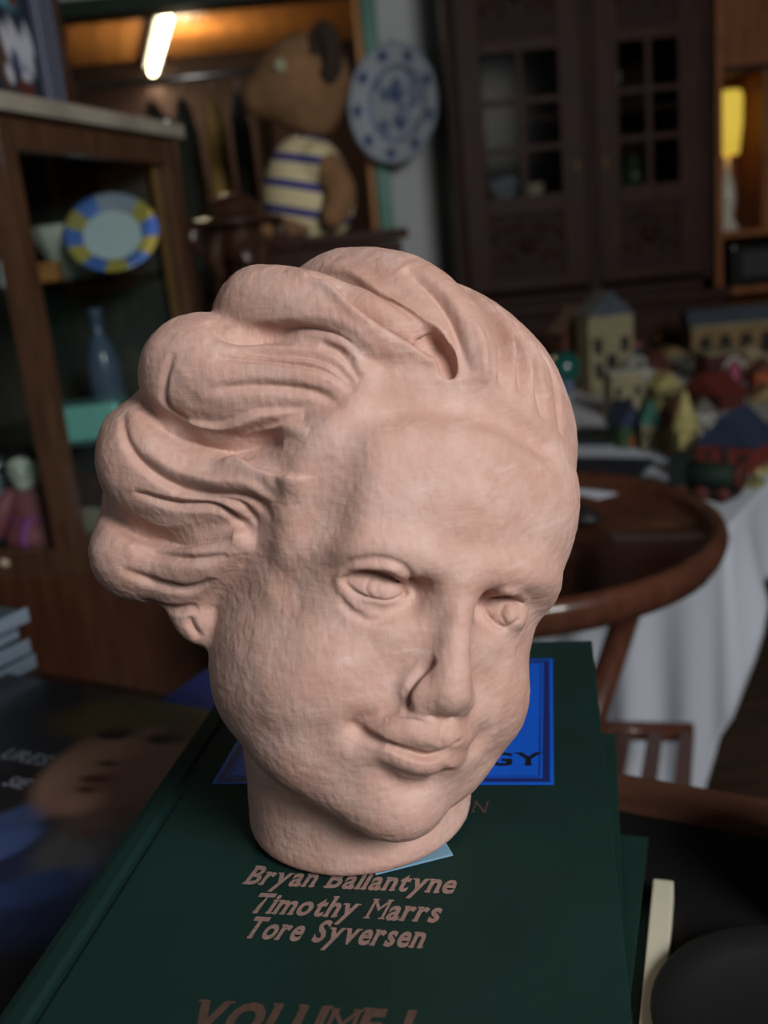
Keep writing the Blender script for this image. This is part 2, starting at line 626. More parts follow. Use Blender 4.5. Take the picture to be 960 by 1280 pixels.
HAIR_TUBES = [
    # k, (px, py, depth, radius px) ...
    (10, (590, 455, 58, 26), (556, 408, 40, 42), (500, 376, 15, 54), (432, 372, -15, 58), (390, 390, -50, 54)),      # crown lock
    (4, (545, 466, 54, 18), (500, 436, 50, 30), (440, 408, 38, 42), (372, 388, 18, 47), (328, 388, 0, 50), (312, 398, -30, 46)),   # second hump
    (4, (455, 478, 48, 26), (395, 478, 34, 44), (316, 482, 12, 60), (252, 466, -8, 68), (246, 480, -40, 60)),        # big roll
    (4, (345, 600, 40, 20), (300, 612, 22, 38), (252, 610, 0, 54), (204, 578, -22, 77), (204, 562, -50, 74)),        # lower roll
    (4, (300, 675, 30, 16), (262, 692, 14, 34), (218, 705, -8, 44), (174, 694, -26, 56), (172, 686, -50, 54)),       # lowest roll
    (6, (250, 700, 5, 34), (242, 735, -6, 38), (248, 770, -4, 30), (258, 790, 0, 16)),
    (8, (190, 650, -40, 58), (185, 630, -50, 56)),
    (8, (230, 520, -40, 52), (235, 510, -50, 52)),
    (4, (688, 500, 30, 14), (699, 530, 24, 15), (703, 556, 18, 14)),                                                  # tuft behind the far temple
]
BACK_LOCKS = [
    ([(-70, 10, 80), (-88, -20, 66), (-98, -60, 50), (-80, -95, 30)], [8, 18, 24, 18]),
    ([(-66, -5, 30), (-86, -30, 18), (-94, -60, 4), (-76, -92, -10)], [10, 18, 22, 18]),
    ([(-64, -10, -8), (-78, -34, -26), (-78, -62, -40), (-60, -86, -50)], [8, 16, 20, 16]),
    ([(60, -80, 80), (20, -104, 66), (-30, -104, 60), (-70, -84, 70)], [24, 22, 22, 20]),
    ([(100, -70, 30), (50, -104, 10), (-10, -112, 8), (-60, -98, 20)], [24, 22, 22, 20]),
    ([(90, -70, -30), (50, -100, -44), (0, -106, -48), (-50, -96, -40)], [22, 20, 20, 18]),
]
BOOK_REL = float((-0.2226 / HEAD_K) - HEAD_T[2])
STROKES = [
    # crown valley with its dark end
    ('vgroove', 6, 6, [(384, 342), (425, 350), (458, 376), (492, 400), (528, 422), (552, 448), (562, 474)], 1),
    ('vgroove', 5, 4, [(520, 412), (543, 432), (556, 452), (562, 474)], 1),
    ('ridge', 2.2, 3, [(400, 334), (440, 342), (480, 370), (520, 395), (552, 418), (572, 470)], 1),
    ('ridge', 2.2, 3, [(360, 336), (410, 358), (450, 388), (500, 418), (540, 450), (556, 478)], 1),
    # combed-back grooves above the far brow
    ('groove', 3.8, 3.4, [(505, 335), (544, 367), (565, 400), (577, 437), (588, 470)], 1),
    ('groove', 3.4, 3, [(575, 352), (607, 383), (623, 408), (629, 440), (627, 490)], 1),
    ('groove', 2.8, 2.5, [(607, 365), (640, 408), (650, 437), (652, 495)], 1),
    ('groove', 3.2, 2.6, [(644, 402), (666, 437), (673, 479), (680, 525)], 1),
    ('groove', 2.8, 2.4, [(672, 432), (692, 467), (699, 508), (702, 545)], 1),
    ('ridge', 1.4, 2.6, [(590, 395), (603, 430), (607, 480)], 1),
    ('ridge', 1.4, 2.4, [(625, 390), (640, 430), (641, 490)], 1),
    ('ridge', 1.2, 2.4, [(648, 420), (661, 460), (665, 510)], 1),
    # second hump / big roll
    ('vgroove', 3.6, 4.5, [(258, 402), (285, 420), (330, 420), (380, 414), (420, 420), (452, 440)], 1),
    ('ridge', 1.8, 3, [(330, 424), (390, 416), (432, 430), (458, 468)], 1),
    ('groove', 2.2, 2.2, [(290, 438), (348, 440), (395, 445), (425, 462), (445, 490)], 1),
    ('vgroove', 2.2, 1.8, [(269, 446), (330, 449), (382, 456), (413, 467), (440, 490)], 1),
    ('groove', 1.4, 1.8, [(400, 430), (430, 445), (452, 478)], 1),
    ('groove', 1.6, 2.2, [(216, 440), (204, 480), (210, 508), (236, 526)], 1),
    ('step', 2.6, 3, [(230, 526), (278, 528), (323, 514), (380, 512)], 1, 1),
    ('groove', 2, 2.4, [(255, 488), (320, 482), (390, 490), (430, 510)], 1),
    ('vgroove', 6, 5, [(178, 500), (200, 528), (228, 546), (257, 557), (292, 561), (330, 552), (355, 548)], 1),
    ('ridge', 2, 3, [(300, 548), (345, 535), (385, 540)], 1),
    # lower roll
    ('groove', 2.6, 2.4, [(152, 517), (156, 548), (174, 576), (207, 601), (248, 616), (290, 620), (322, 626), (342, 648)], 1),
    ('ridge', 2, 2.6, [(180, 560), (215, 585), (260, 600), (310, 606), (345, 626)], 1),
    ('vgroove', 3, 2.4, [(165, 616), (215, 630), (265, 634), (298, 650), (316, 668)], 1),
    ('groove', 2, 2.0, [(215, 612), (265, 622), (305, 634), (325, 656)], 1),
    ('step', 3, 3, [(296, 574), (325, 588), (362, 594)], 0, 1),
    ('vgroove', 5, 4.5, [(124, 622), (146, 648), (175, 668), (211, 677), (257, 672), (290, 672)], 1),
    # lowest roll
    ('groove', 2.4, 2.4, [(165, 680), (196, 692), (240, 700), (285, 696)], 1),
    ('groove', 2.4, 2.6, [(150, 712), (190, 728), (235, 738), (270, 724)], 1),
    ('groove', 2.2, 2.4, [(178, 752), (215, 762), (248, 758)], 1),
    ('groove', 2.0, 2.2, [(236, 770), (240, 785), (250, 798)], 1),
    # temple hollow and hairline
    # brow bone, socket, nose root
    # eyelid folds, eye lines
    ('vgroove', 1.0, 1.3, [(431, 724), (450, 717), (475, 717), (495, 724), (506, 741)], 0),
    ('vgroove', 1.2, 1.2, [(432, 729), (446, 743), (470, 752), (490, 751), (506, 742)], 0),
    ('groove', .8, 1.6, [(418, 716), (440, 702), (478, 699), (504, 708), (518, 726)], 1),
    ('groove', 1.0, 1.8, [(422, 740), (436, 762), (465, 777), (492, 772)], 1),
    ('vgroove', 1.2, 1.2, [(605, 758), (617, 748), (632, 746), (650, 754)], 0),
    ('vgroove', 1.0, 1.2, [(606, 764), (618, 779), (634, 784), (648, 775)], 0),
    ('groove', .45, .9, [(464, 722), (458, 729), (458, 740), (466, 748), (477, 749), (485, 742), (485, 731), (478, 723)], 0),
    ('groove', .35, .8, [(473, 728), (471, 736), (474, 744)], 0),
    ('groove', .4, .9, [(630, 756), (626, 767), (632, 780)], 0),
    ('ridge', 1.0, 2.6, [(637, 762), (638, 772)], 0),
    # nose wing and the fold beside it
    ('vgroove', 3, 2.4, [(538, 828), (518, 848), (507, 866), (508, 886)], 0),
    ('groove', 2.4, 4, [(508, 872), (484, 890), (458, 902), (440, 912)], 1),
    ('step', 1.2, 2.2, [(452, 906), (485, 898), (515, 897), (543, 906)], 1, -1),
    # mouth line, philtrum, under-lip
    ('vgroove', 3.6, 2.0, [(440, 908), (462, 922), (500, 937), (530, 946), (548, 944), (564, 936), (580, 926)], 1),
    ('vgroove', 2.2, 3.0, [(440, 908), (452, 916), (470, 926)], 0),
    ('groove', 1.2, 2.2, [(556, 902), (554, 916), (551, 928)], 0),
    ('groove', 2.6, 5, [(462, 952), (500, 984), (535, 983), (562, 958)], 1),
]


def carve(v, V, N, kind, depth, w, pts, taper=1.0, side=1, gain=1.0):
    """push the skin in or out along a stroke; kinds: groove, ridge, step (raised on one side, fading away)"""
    pts = np.array(pts, float)
    fine, _ = smooth_path(pts, np.zeros(len(pts)), 5)
    P = v.hit(fine)
    if len(P) < 2:
        return
    reach = w * (3.2 if kind != 'step' else 4)
    lo = P.min(0) - reach; hi = P.max(0) + reach
    I = np.nonzero(np.all((V > lo) & (V < hi), axis=1))[0]
    if not len(I):
        return
    X = V[I]
    seg = np.linalg.norm(np.diff(P, axis=0), axis=1); ok = seg < 15
    cum = np.concatenate([[0], np.cumsum(seg)]); L = cum[-1]
    bd = np.full(len(I), 1e9); bt = np.zeros(len(I)); bs = np.zeros(len(I))
    for j in range(len(P) - 1):
        if not ok[j]:
            continue
        a = P[j]; u = P[j + 1] - a; l2 = u @ u + 1e-9
        t = np.clip((X - a) @ u / l2, 0, 1)
        o = X - a - t[:, None] * u
        d = np.linalg.norm(o, axis=1)
        m = d < bd
        bd[m] = d[m]; bt[m] = (cum[j] + t[m] * seg[j]) / L
        sg = np.einsum('ij,ij->i', np.cross(np.broadcast_to(u, o.shape), N[I]), o)
        bs[m] = sg[m]
    m = bd < reach
    I = I[m]; bd = bd[m]; bt = bt[m]; bs = np.sign(bs[m]) * side
    fade = np.clip(np.sin(np.pi * np.clip(bt, 0, 1)), 0, 1) ** .6 if taper == 1 else (np.clip((1 - bt) / .3, 0, 1) if taper == 2 else np.clip(bt / .3, 0, 1) if taper == 3 else np.ones(len(I)))
    if kind == 'groove':
        f = -np.exp(-(bd / w) ** 2)
    elif kind == 'vgroove':
        f = -np.clip(1 - bd / (1.6 * w), 0, 1) ** 1.5
    elif kind == 'ridge':
        f = np.exp(-(bd / w) ** 2)
    else:
        x = bd * bs
        f = 1 / (1 + np.exp(-x / (.22 * w) * 1.6)) * np.exp(-np.clip(x, 0, None) ** 2 / (2.2 * w) ** 2) * np.where(x < 0, np.exp(-(x / w) ** 2), 1)
    V[I] += N[I] * (depth * gain * fade * f)[:, None]


def build_head_mesh():
    v = build_head_volume()
    V, Q = v.mesh()
    V = laplace(V, Q, 2)
    V, Q = quad_subdivide(V, Q)
    V = laplace(V, Q, 2)
    N = quad_normals(V, Q)
    for st in STROKES:
        hairy = np.mean([p[1] for p in st[3]]) < 560 or np.mean([p[0] for p in st[3]]) < 400
        carve(v, V, N, *st, gain=1.45 if hairy else 1.2)
    V = laplace(V, Q, 1, .35)
    up_h = V @ HEAD_UP - BOOK_REL                  # hand-modelled unevenness, none under the neck
    amp = np.clip(up_h / 6, 0, 1)
    V = V + N * (amp * (1.3 * value_noise(V, 19, 1) + .40 * value_noise(V, 6.5, 2) + .30 * value_noise(V, 2.6, 3)))[:, None]
    return V, Q
# ------------------------------------------------------------------ the shop: walls, windows, back room
PLASTER = mat('plaster', (.62, .64, .64), .8, var=.12, scale=3, bump=.15, bscale=25)
OLDWALL = mat('stained_wall', (.09, .07, .055), .8, var=.35, scale=2.5)
FLOORM = wood('floor_boards', (.075, .045, .03), .5, .5, (1, 9, 1), 4)
PLANK = wood('varnished_pine', (.62, .25, .07), .35, .38, (9, .7, 1), 4, coat=.2)
GREENP = mat('green_paint', (.0, .20, .13), .4, var=.15)
WHITEP = mat('white_gloss_paint', (.72, .72, .70), .4)
DARKW = wood('dark_oak', (.038, .0125, .0075), .55, .6)
DARKW2 = wood('dark_mahogany', (.048, .0145, .0080), .5, .52)
REDW = wood('red_brown_wood', (.10, .038, .020), .45, .35, coat=.2)
BLACK = mat('black_void', (.006, .006, .006), .6)


def glass_mat(name='clear_glass', tint=(.9, .95, .93), refl=.025, rough=.02):
    if name in MATS:
        return MATS[name]
    m = bpy.data.materials.new(name)
    m.use_nodes = True
    nt = m.node_tree
    nt.nodes.clear()
    o = nt.nodes.new('ShaderNodeOutputMaterial'); t = nt.nodes.new('ShaderNodeBsdfTransparent'); g = nt.nodes.new('ShaderNodeBsdfGlossy'); mx = nt.nodes.new('ShaderNodeMixShader')
    lw = nt.nodes.new('ShaderNodeLayerWeight'); pw = nt.nodes.new('ShaderNodeMath'); ma = nt.nodes.new('ShaderNodeMath')
    t.inputs['Color'].default_value = (*tint, 1)
    g.inputs['Roughness'].default_value = rough
    pw.operation = 'POWER'; pw.inputs[1].default_value = 5.0; nt.links.new(lw.outputs['Facing'], pw.inputs[0])
    ma.operation = 'MULTIPLY_ADD'; ma.inputs[1].default_value = .9; ma.inputs[2].default_value = refl; nt.links.new(pw.outputs[0], ma.inputs[0])
    nt.links.new(ma.outputs[0], mx.inputs[0]); nt.links.new(t.outputs[0], mx.inputs[1]); nt.links.new(g.outputs[0], mx.inputs[2]); nt.links.new(mx.outputs[0], o.inputs[0])
    MATS[name] = m
    return m


GLASS = glass_mat()


def boxes(name, lst, m, parent=None, bevel=0.0):
    bm = bmesh.new()
    for c0, c1 in lst:
        bm_box(bm, [(a + b) / 2 for a, b in zip(c0, c1)], [abs(b - a) for a, b in zip(c0, c1)])
    return from_bm(name, bm, m, parent, bevel=bevel)


def build_room():
    struct(boxes('floor', [((-2.7, -1.3, -.1), (2.6, 7.0, 0))], FLOORM))
    struct(boxes('ceiling', [((-1.7, -1.3, 2.6), (2.6, 4.45, 2.7))], OLDWALL))
    struct(boxes('wall_right', [((2.4, -1.2, 0), (2.5, 4.45, 2.6))], OLDWALL))
    # wall with the doorway into the back room
    struct(boxes('wall_back', [((-1.6, 4.35, 0), (-1.35, 4.45, 2.6)), ((-1.35, 4.35, 2.15), (.10, 4.45, 2.6)), ((.16, 4.35, 0), (2.4, 4.45, 2.6)), ((.10, 4.35, 2.15), (.16, 4.45, 2.6))], PLASTER))
    # window walls behind and beside the viewer
    x0, x1, z0, z1, yw = .55, 1.50, 1.54, 2.52, -1.1
    struct(boxes('wall_front', [((-1.6, yw - .1, 0), (x0, yw, 2.6)), ((x1, yw - .1, 0), (2.4, yw, 2.6)), ((x0, yw - .1, 0), (x1, yw, z0)), ((x0, yw - .1, z1), (x1, yw, 2.6))], OLDWALL))
    w = struct(boxes('window_1', [((x0, yw - .09, z0), (x0 + .06, yw - .01, z1)), ((x1 - .06, yw - .09, z0), (x1, yw - .01, z1)), ((x0, yw - .09, z0), (x1, yw - .01, z0 + .06)), ((x0, yw - .09, z1 - .06), (x1, yw - .01, z1)), (((x0 + x1) / 2 - .03, yw - .08, z0), ((x0 + x1) / 2 + .03, yw - .02, z1))], WHITEP))
    for k in (0, 1):
        a = x0 + .06 + k * (x1 - x0) / 2
        boxes('pane', [((a, yw - .055, z0 + .06), (a + (x1 - x0) / 2 - .1, yw - .05, z1 - .06))], GLASS, w)
    y0, y1, xw = -.75, .35, -1.5
    z0, z1 = 1.45, 2.45
    struct(boxes('wall_left', [((xw - .1, -1.2, 0), (xw, y0, 2.6)), ((xw - .1, y1, 0), (xw, 4.45, 2.6)), ((xw - .1, y0, 0), (xw, y1, z0)), ((xw - .1, y0, z1), (xw, y1, 2.6))], OLDWALL))
    w = struct(boxes('window_2', [((xw - .09, y0, z0), (xw - .01, y0 + .06, z1)), ((xw - .09, y1 - .06, z0), (xw - .01, y1, z1)), ((xw - .09, y0, z0), (xw - .01, y1, z0 + .06)), ((xw - .09, y0, z1 - .06), (xw - .01, y1, z1))], WHITEP))
    boxes('pane', [((xw - .055, y0 + .06, z0 + .06), (xw - .05, y1 - .06, z1 - .06))], GLASS, w)
    # door frame, painted green
    d = struct(boxes('door_1', [((.10, 4.31, 0), (.16, 4.46, 2.15))], GREENP, bevel=.004))
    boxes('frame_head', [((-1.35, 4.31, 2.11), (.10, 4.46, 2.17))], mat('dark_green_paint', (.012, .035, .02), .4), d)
    boxes('frame_jamb', [((-1.41, 4.31, 0), (-1.35, 4.46, 2.17))], GREENP, d)
    boxes('frame_lining', [((.07, 4.36, 0), (.10, 4.46, 2.11))], PLANK, d)
    # back room
    struct(boxes('wall_far', [((-2.7, 6.5, 0), (1.6, 6.6, 2.6))], wood('maroon_boards', (.020, .008, .006), .4, .7)))
    struct(boxes('wall_left', [((-2.7, 4.45, 0), (-2.6, 6.9, 2.6))], OLDWALL))
    struct(boxes('wall_right', [((1.4, 4.45, 0), (1.5, 6.9, 2.6))], OLDWALL))
    ce = struct(boxes('ceiling', [((-2.7, 4.45, 2.345), (1.6, 7.0, 2.45))], DARKW))
    a = math.radians(14)
    me = None
    for i in range(-14, 20):                        # pine boards of the back-room ceiling
        c = Vector((-.7, 5.7, 2.33)) + Matrix.Rotation(a, 3, 'Z') @ Vector((i * .125, 0, 0))
        if c.x < -2.9 or c.x > 1.6:
            continue
        if me is None:
            o = box('plank', (0, 0, 0), (.119, 2.9, .018), PLANK, ce, 0, .004)
            me = o.data
        else:
            o = put('plank', me, None, ce)
        o.location = c; o.rotation_euler = (0, 0, a)
    # fluorescent lamp
    A = at_z(211, 12, 2.25); B = at_z(189, 98, 2.25)
    mid = (A + B) / 2; L = (B - A).length; rz = math.atan2(-(B - A).x, (B - A).y)
    t = thing('fluorescent_lamp', 'bright tubular fluorescent lamp under the pine board ceiling', 'lamp', (mid.x, mid.y, 2.25), rz)
    box('housing', (0, 0, .045), (.09, L + .06, .045), WHITEP, t)
    tb = bmesh.new()
    bm_tube(tb, [(0, -L / 2, 0), (0, L / 2, 0)], .023, 14)
    from_bm('tube', tb, mat('lit_tube', (1, 1, 1), emit=(1.0, .90, .55), estr=15), t, True)
    for s in (-1, 1):
        box('end_cap', (0, s * (L / 2 + .015), .012), (.05, .03, .075), WHITEP, t)
    ld = bpy.data.lights.new('tube_light', 'AREA')
    ld.shape = 'RECTANGLE'; ld.size = .1; ld.size_y = L; ld.energy = 15; ld.color = (1, .84, .55)
    lo = bpy.data.objects.new('tube_light', ld)
    COL.objects.link(lo)
    lo.location = (mid.x, mid.y, 2.16); lo.rotation_euler = (0, 0, rz)
    # added point light beside the tube, stands in for its glow on the boards
    lu = bpy.data.lights.new('added_uplight', 'POINT'); lu.energy = 9; lu.color = (1, .8, .5); lu.shadow_soft_size = .12
    lp = bpy.data.objects.new('added_uplight', lu)
    COL.objects.link(lp); lp.location = (mid.x + .16, mid.y - .1, 2.15)
    # coats on a rail
    rail = thing('coat_rack', 'steel garment rack with coats in front of the doorway', 'rack', (-.69, 4.0, 0))
    tube('rail', [(-.51, 0, 1.80), (.51, 0, 1.80)], .012, mat('steel', (.4, .4, .4), .3, 1), rail)
    for s in (-1, 1):
        tube('upright', [(s * .5, 0, .02), (s * .5, 0, 1.80)], .012, mat('steel', (.4, .4, .4)), rail)
        tube('foot', [(s * .5, -.22, .014), (s * .5, .22, .014)], .014, mat('steel', (.4, .4, .4)), rail)
    cols = [((.022, .026, .018), 'dark green wool coat on the rail beside the cabinet'), ((.40, .24, .07), 'mustard yellow coat hanging on the rail'), ((.03, .03, .035), 'charcoal coat hanging between mustard and tan coats'), ((.30, .15, .09), 'tan coat hanging on the rail beside the bear'), ((.05, .03, .02), 'dark brown coat at the left end of the rail')]
    for i, (c, lab) in enumerate(cols):
        x = [-.60, -.49, -.395, -.30, -.71][i]
        t = thing('hanging_coat', lab, 'coat', (x, 4.0, .55), 0, 'coats on the rail')
        organic('cloth', [('e', (0, 0, 1120), (22, 150, 60), 12), ('t', [(0, 0, 1080), (0, 0, 700), (0, 10, 300), (0, 0, 60)], [24, 27, 30, 32], 14), ('t', [(0, -130, 1080), (6, -190, 850), (10, -200, 560)], [24, 24, 22], 10), ('t', [(0, 130, 1080), (-4, 190, 850), (-8, 200, 560)], [24, 24, 22], 10), ('e', (0, 0, 700), (26, 140, 420), 12)], mat('coat_cloth_%d' % i, c, .9, bump=.3, bscale=80), t, 8)
        tube('hanger_hook', [(0, 0, 1.17), (0, 0, 1.235), (0, .012, 1.258), (0, .026, 1.248)], .003, mat('steel', (.4, .4, .4)), t, 6)


def build_wardrobe():
    t = thing('wardrobe', 'tall dark carved oak wardrobe with two glazed doors', 'wardrobe', (0, 0, 0))
    x0, x1, yf, yb = .375, 1.33, 3.86, 4.33
    boxes('carcass', [((x0, yf, .86), (x0 + .03, yb, 2.2)), ((x1 - .03, yf, .86), (x1, yb, 2.2)), ((x0, yb - .02, .86), (x1, yb, 2.2)), ((x0, yf, .86), (x1, yb, .90)), ((x0, yf, 2.17), (x1, yb, 2.2)), ((.862, yf - .012, .90), (.905, yf + .03, 2.17)), ((x0 + .03, yf + .02, 1.52), (x1 - .03, yb - .02, 1.54)), ((x0 + .03, yf + .02, 1.225), (x1 - .03, yb - .02, 1.245))], DARKW, t)
    b = box('base_cabinet', ((x0 + x1) / 2, yf + .205, .415), (x1 - x0 + .08, .53, .83), DARKW, t, 0, .006)
    box('base_moulding', ((x0 + x1) / 2, yf + .195, .845), (x1 - x0 + .10, .57, .03), DARKW2, t, 0, .01)
    for k in (0, 1):
        dr = box('drawer', (x0 + .24 + k * .48, yf - .065, .70), (.42, .02, .17), DARKW2, t, 0, .006)
        lathe('knob', [(0, 0), (.012, .0), (.016, .012), (.01, .024), (0, .026)], mat('brass', (.45, .30, .10), .35, 1), dr, 12, Matrix.Translation((x0 + .24 + k * .48, yf - .085, .70)) @ Matrix.Rotation(math.pi / 2, 4, 'X'))
    prism('cornice', [(yf - .07, 2.30), (yf - .07, 2.27), (yf - .03, 2.24), (yf - .01, 2.2), (yb, 2.2), (yb, 2.30)], 'x', x0 - .05, x1 + .05, DARKW, t)
    for (a, c) in ((x0 + .035, .86), (.907, x1 - .035)):
        d = boxes('door', [((a, yf - .02, .92), (a + .085, yf + .01, 2.16)), ((c - .085, yf - .02, .92), (c, yf + .01, 2.16)), ((a + .085, yf - .02, 1.755), (c - .085, yf + .01, 1.80)), ((a + .085, yf - .02, 2.10), (c - .085, yf + .01, 2.16)), ((a + .085, yf - .02, 1.195), (c - .085, yf + .01, 1.262)), ((a + .085, yf - .02, .92), (c - .085, yf + .01, .965))], DARKW2, t, .004)
        gx0, gx1, gz0, gz1 = a + .085, c - .085, 1.262, 1.755
        gm = (gx0 + gx1) / 2
        boxes('muntin', [((gm - .011, yf - .016, gz0), (gm + .011, yf + .004, gz1))], DARKW2, d)
        for k in (1, 2):
            z = gz0 + (gz1 - gz0) * k / 3
            boxes('muntin', [((gx0, yf - .014, z - .01), (gx1, yf + .003, z + .01))], DARKW2, d)
        for i in (0, 1):
            for k in range(3):
                za = gz0 + (gz1 - gz0) * k / 3; xa = gx0 if i == 0 else gm
                boxes('pane', [((xa + .004, yf - .006, za + .004), (xa + (gx1 - gx0) / 2 - .004, yf - .004, za + (gz1 - gz0) / 3 - .004))], glass_mat('old_glass', (.75, .75, .72), .001, .12), d)
        for (za, zb, nm) in ((1.80, 2.10, 'carved_panel'), (.965, 1.195, 'carved_panel')):
            p = boxes(nm, [((gx0, yf - .004, za), (gx1, yf + .008, zb))], DARKW, d)
            cm = bmesh.new()
            w = gx1 - gx0; h = zb - za; cx = (gx0 + gx1) / 2; cz = (za + zb) / 2
            for s in (-1, 1):                       # scrolls and leaves in relief
                for q, (ax, az, r) in enumerate(((.26, .1, .30), (.26, -.22, .2), (.12, .25, .16))):
                    pts = []
                    for th in np.linspace(0, 4.2, 14):
                        rr = r * h * (1 - th / 6)
                        pts.append((cx + s * (ax * w + rr * math.cos(th) * .8), yf - .006, cz + az * h + rr * math.sin(th) * .8))
                    bm_tube(cm, pts, [.009 - .0004 * i for i in range(14)], 6)
            bm_lathe(cm, [(0, .016), (.018, .012), (.03, 0)], 10, Matrix.Translation((cx, yf - .004, cz)) @ Matrix.Rotation(math.pi / 2, 4, 'X'))
            from_bm('scrollwork', cm, DARKW2, p, True)
        box('escutcheon', (c - .03 if a < .6 else a + .03, yf - .022, 1.35), (.012, .006, .04), mat('dark_bronze', (.07, .045, .02), .5, .8), d)
    # china on the shelf behind the glass
    blue = mat('blue_white_china', (.50, .56, .64), .25, var=.9, scale=28, col2=(.03, .06, .20))
    bowl = [(.0, 0), (.035, .0), (.04, .008), (.065, .05), (.078, .09), (.073, .09), (.06, .05), (.03, .014), (0, .012)]
    tag(lathe('china_bowl', bowl, blue, None, 24, Matrix.Translation((.575, 3.96, 1.2455))), 'blue and white china bowl behind the lower left wardrobe pane', 'bowl')
    cup = [(0, 0), (.022, 0), (.026, .006), (.036, .03), (.04, .06), (.036, .06), (.03, .02), (0, .01)]
    tag(lathe('cream_cup', cup, mat('cream_glaze', (.6, .55, .45), .25), None, 20, Matrix.Translation((.685, 3.94, 1.2455))), 'small cream cup standing beside the china bowl in the wardrobe', 'cup')
    tag(lathe('pink_cup', cup, mat('pink_glaze', (.45, .2, .18), .25), None, 20, Matrix.Translation((.462, 3.93, 1.2455)) @ Matrix.Scale(.8, 4)), 'tiny pink glazed cup left of the china bowl', 'cup')
    tag(lathe('glass_goblet', [(0, 0), (.03, 0), (.028, .004), (.005, .01), (.005, .06), (.03, .09), (.034, .13), (.031, .13), (.026, .09), (0, .07)], mat('smoky_glassware', (.5, .55, .55), .1), None, 20, Matrix.Translation((1.0, 3.96, 1.5405))), 'pale glass goblet on the upper shelf of the right wardrobe door', 'goblet')
    tag(lathe('green_jug', [(0, 0), (.04, 0), (.055, .04), (.05, .08), (.03, .11), (.034, .13), (.028, .13), (0, .1)], mat('green_glaze', (.06, .10, .06), .3), None, 20, Matrix.Translation((1.08, 3.99, 1.2455))), 'squat dark green jug behind the right wardrobe glass', 'jug')


def build_delft_plate():
    t = thing('delft_plate', 'large blue and white delft plate hanging on the white door post', 'plate', (.205, 4.19, 1.66), 0)
    M = Matrix.Rotation(math.radians(-40), 4, 'Z') @ Matrix.Rotation(math.radians(90), 4, 'X')
    R = .222
    prof = [(0, .004), (.55 * R, .004), (.62 * R, .010), (.70 * R, .020), (.98 * R, .034), (R, .036), (R, .030), (.70 * R, .012), (.60 * R, 0), (0, 0)]
    n = 72
    bm = bmesh.new()
    cl = bm.loops.layers.float_color.new('print')
    fine = []
    for (r0, z0), (r1, z1) in zip(prof[:-1], prof[1:]):
        m_ = max(1, int(abs(r1 - r0) / R * 26))
        fine += [(r0 + (r1 - r0) * i / m_, z0 + (z1 - z0) * i / m_) for i in range(m_)]
    fine.append(prof[-1])
    bm_lathe(bm, fine, n)
    rng = np.random.RandomState(4)
    spots = [(rng.uniform(-.42, .42), rng.uniform(-.42, .42), rng.uniform(.05, .13)) for _ in range(26)]
    for f in bm.faces:
        for lp in f.loops:
            x, y = lp.vert.co.x / R, lp.vert.co.y / R
            r = math.hypot(x, y); a = math.atan2(y, x)
            c = np.array((.62, .68, .74))
            if r < .55:
                for sx, sy, sr in spots:
                    if math.hypot(x - sx, y - sy) < sr:
                        c = c * .4 + np.array((.05, .10, .30)) * .6
            elif r < .64:
                c = np.array((.20, .28, .46))
            elif r > .66:
                k = (a / (2 * math.pi) * 9) % 1
                if math.hypot((k - .5) * 1.1, (r - .82) * 2.2) < .2:
                    c = np.array((.06, .10, .30))
                if r > .95:
                    c = np.array((.30, .36, .48))
            lp[cl] = (*c, 1)
    m = bpy.data.materials.new('delft_glaze')
    m.use_nodes = True
    b = m.node_tree.nodes['Principled BSDF']
    a = m.node_tree.nodes.new('ShaderNodeVertexColor'); a.layer_name = 'print'
    m.node_tree.links.new(a.outputs['Color'], b.inputs['Base Color'])
    b.inputs['Roughness'].default_value = .3
    for v in bm.verts:
        v.co = M @ v.co
    from_bm('dish', bm, m, t, True)
    w = mat('brass', (.45, .30, .10), .35, 1)
    tube('wire_hook', [M @ Vector((0, R + .004, .03)), M @ Vector((0, R + .012, .0)), M @ Vector((0, .3 * R, -.02))], .003, w, t, 6)
    tube('wire_hook', [M @ Vector((0, -R - .004, .03)), M @ Vector((0, -R - .012, .0)), M @ Vector((0, -.3 * R, -.02))], .003, w, t, 6)


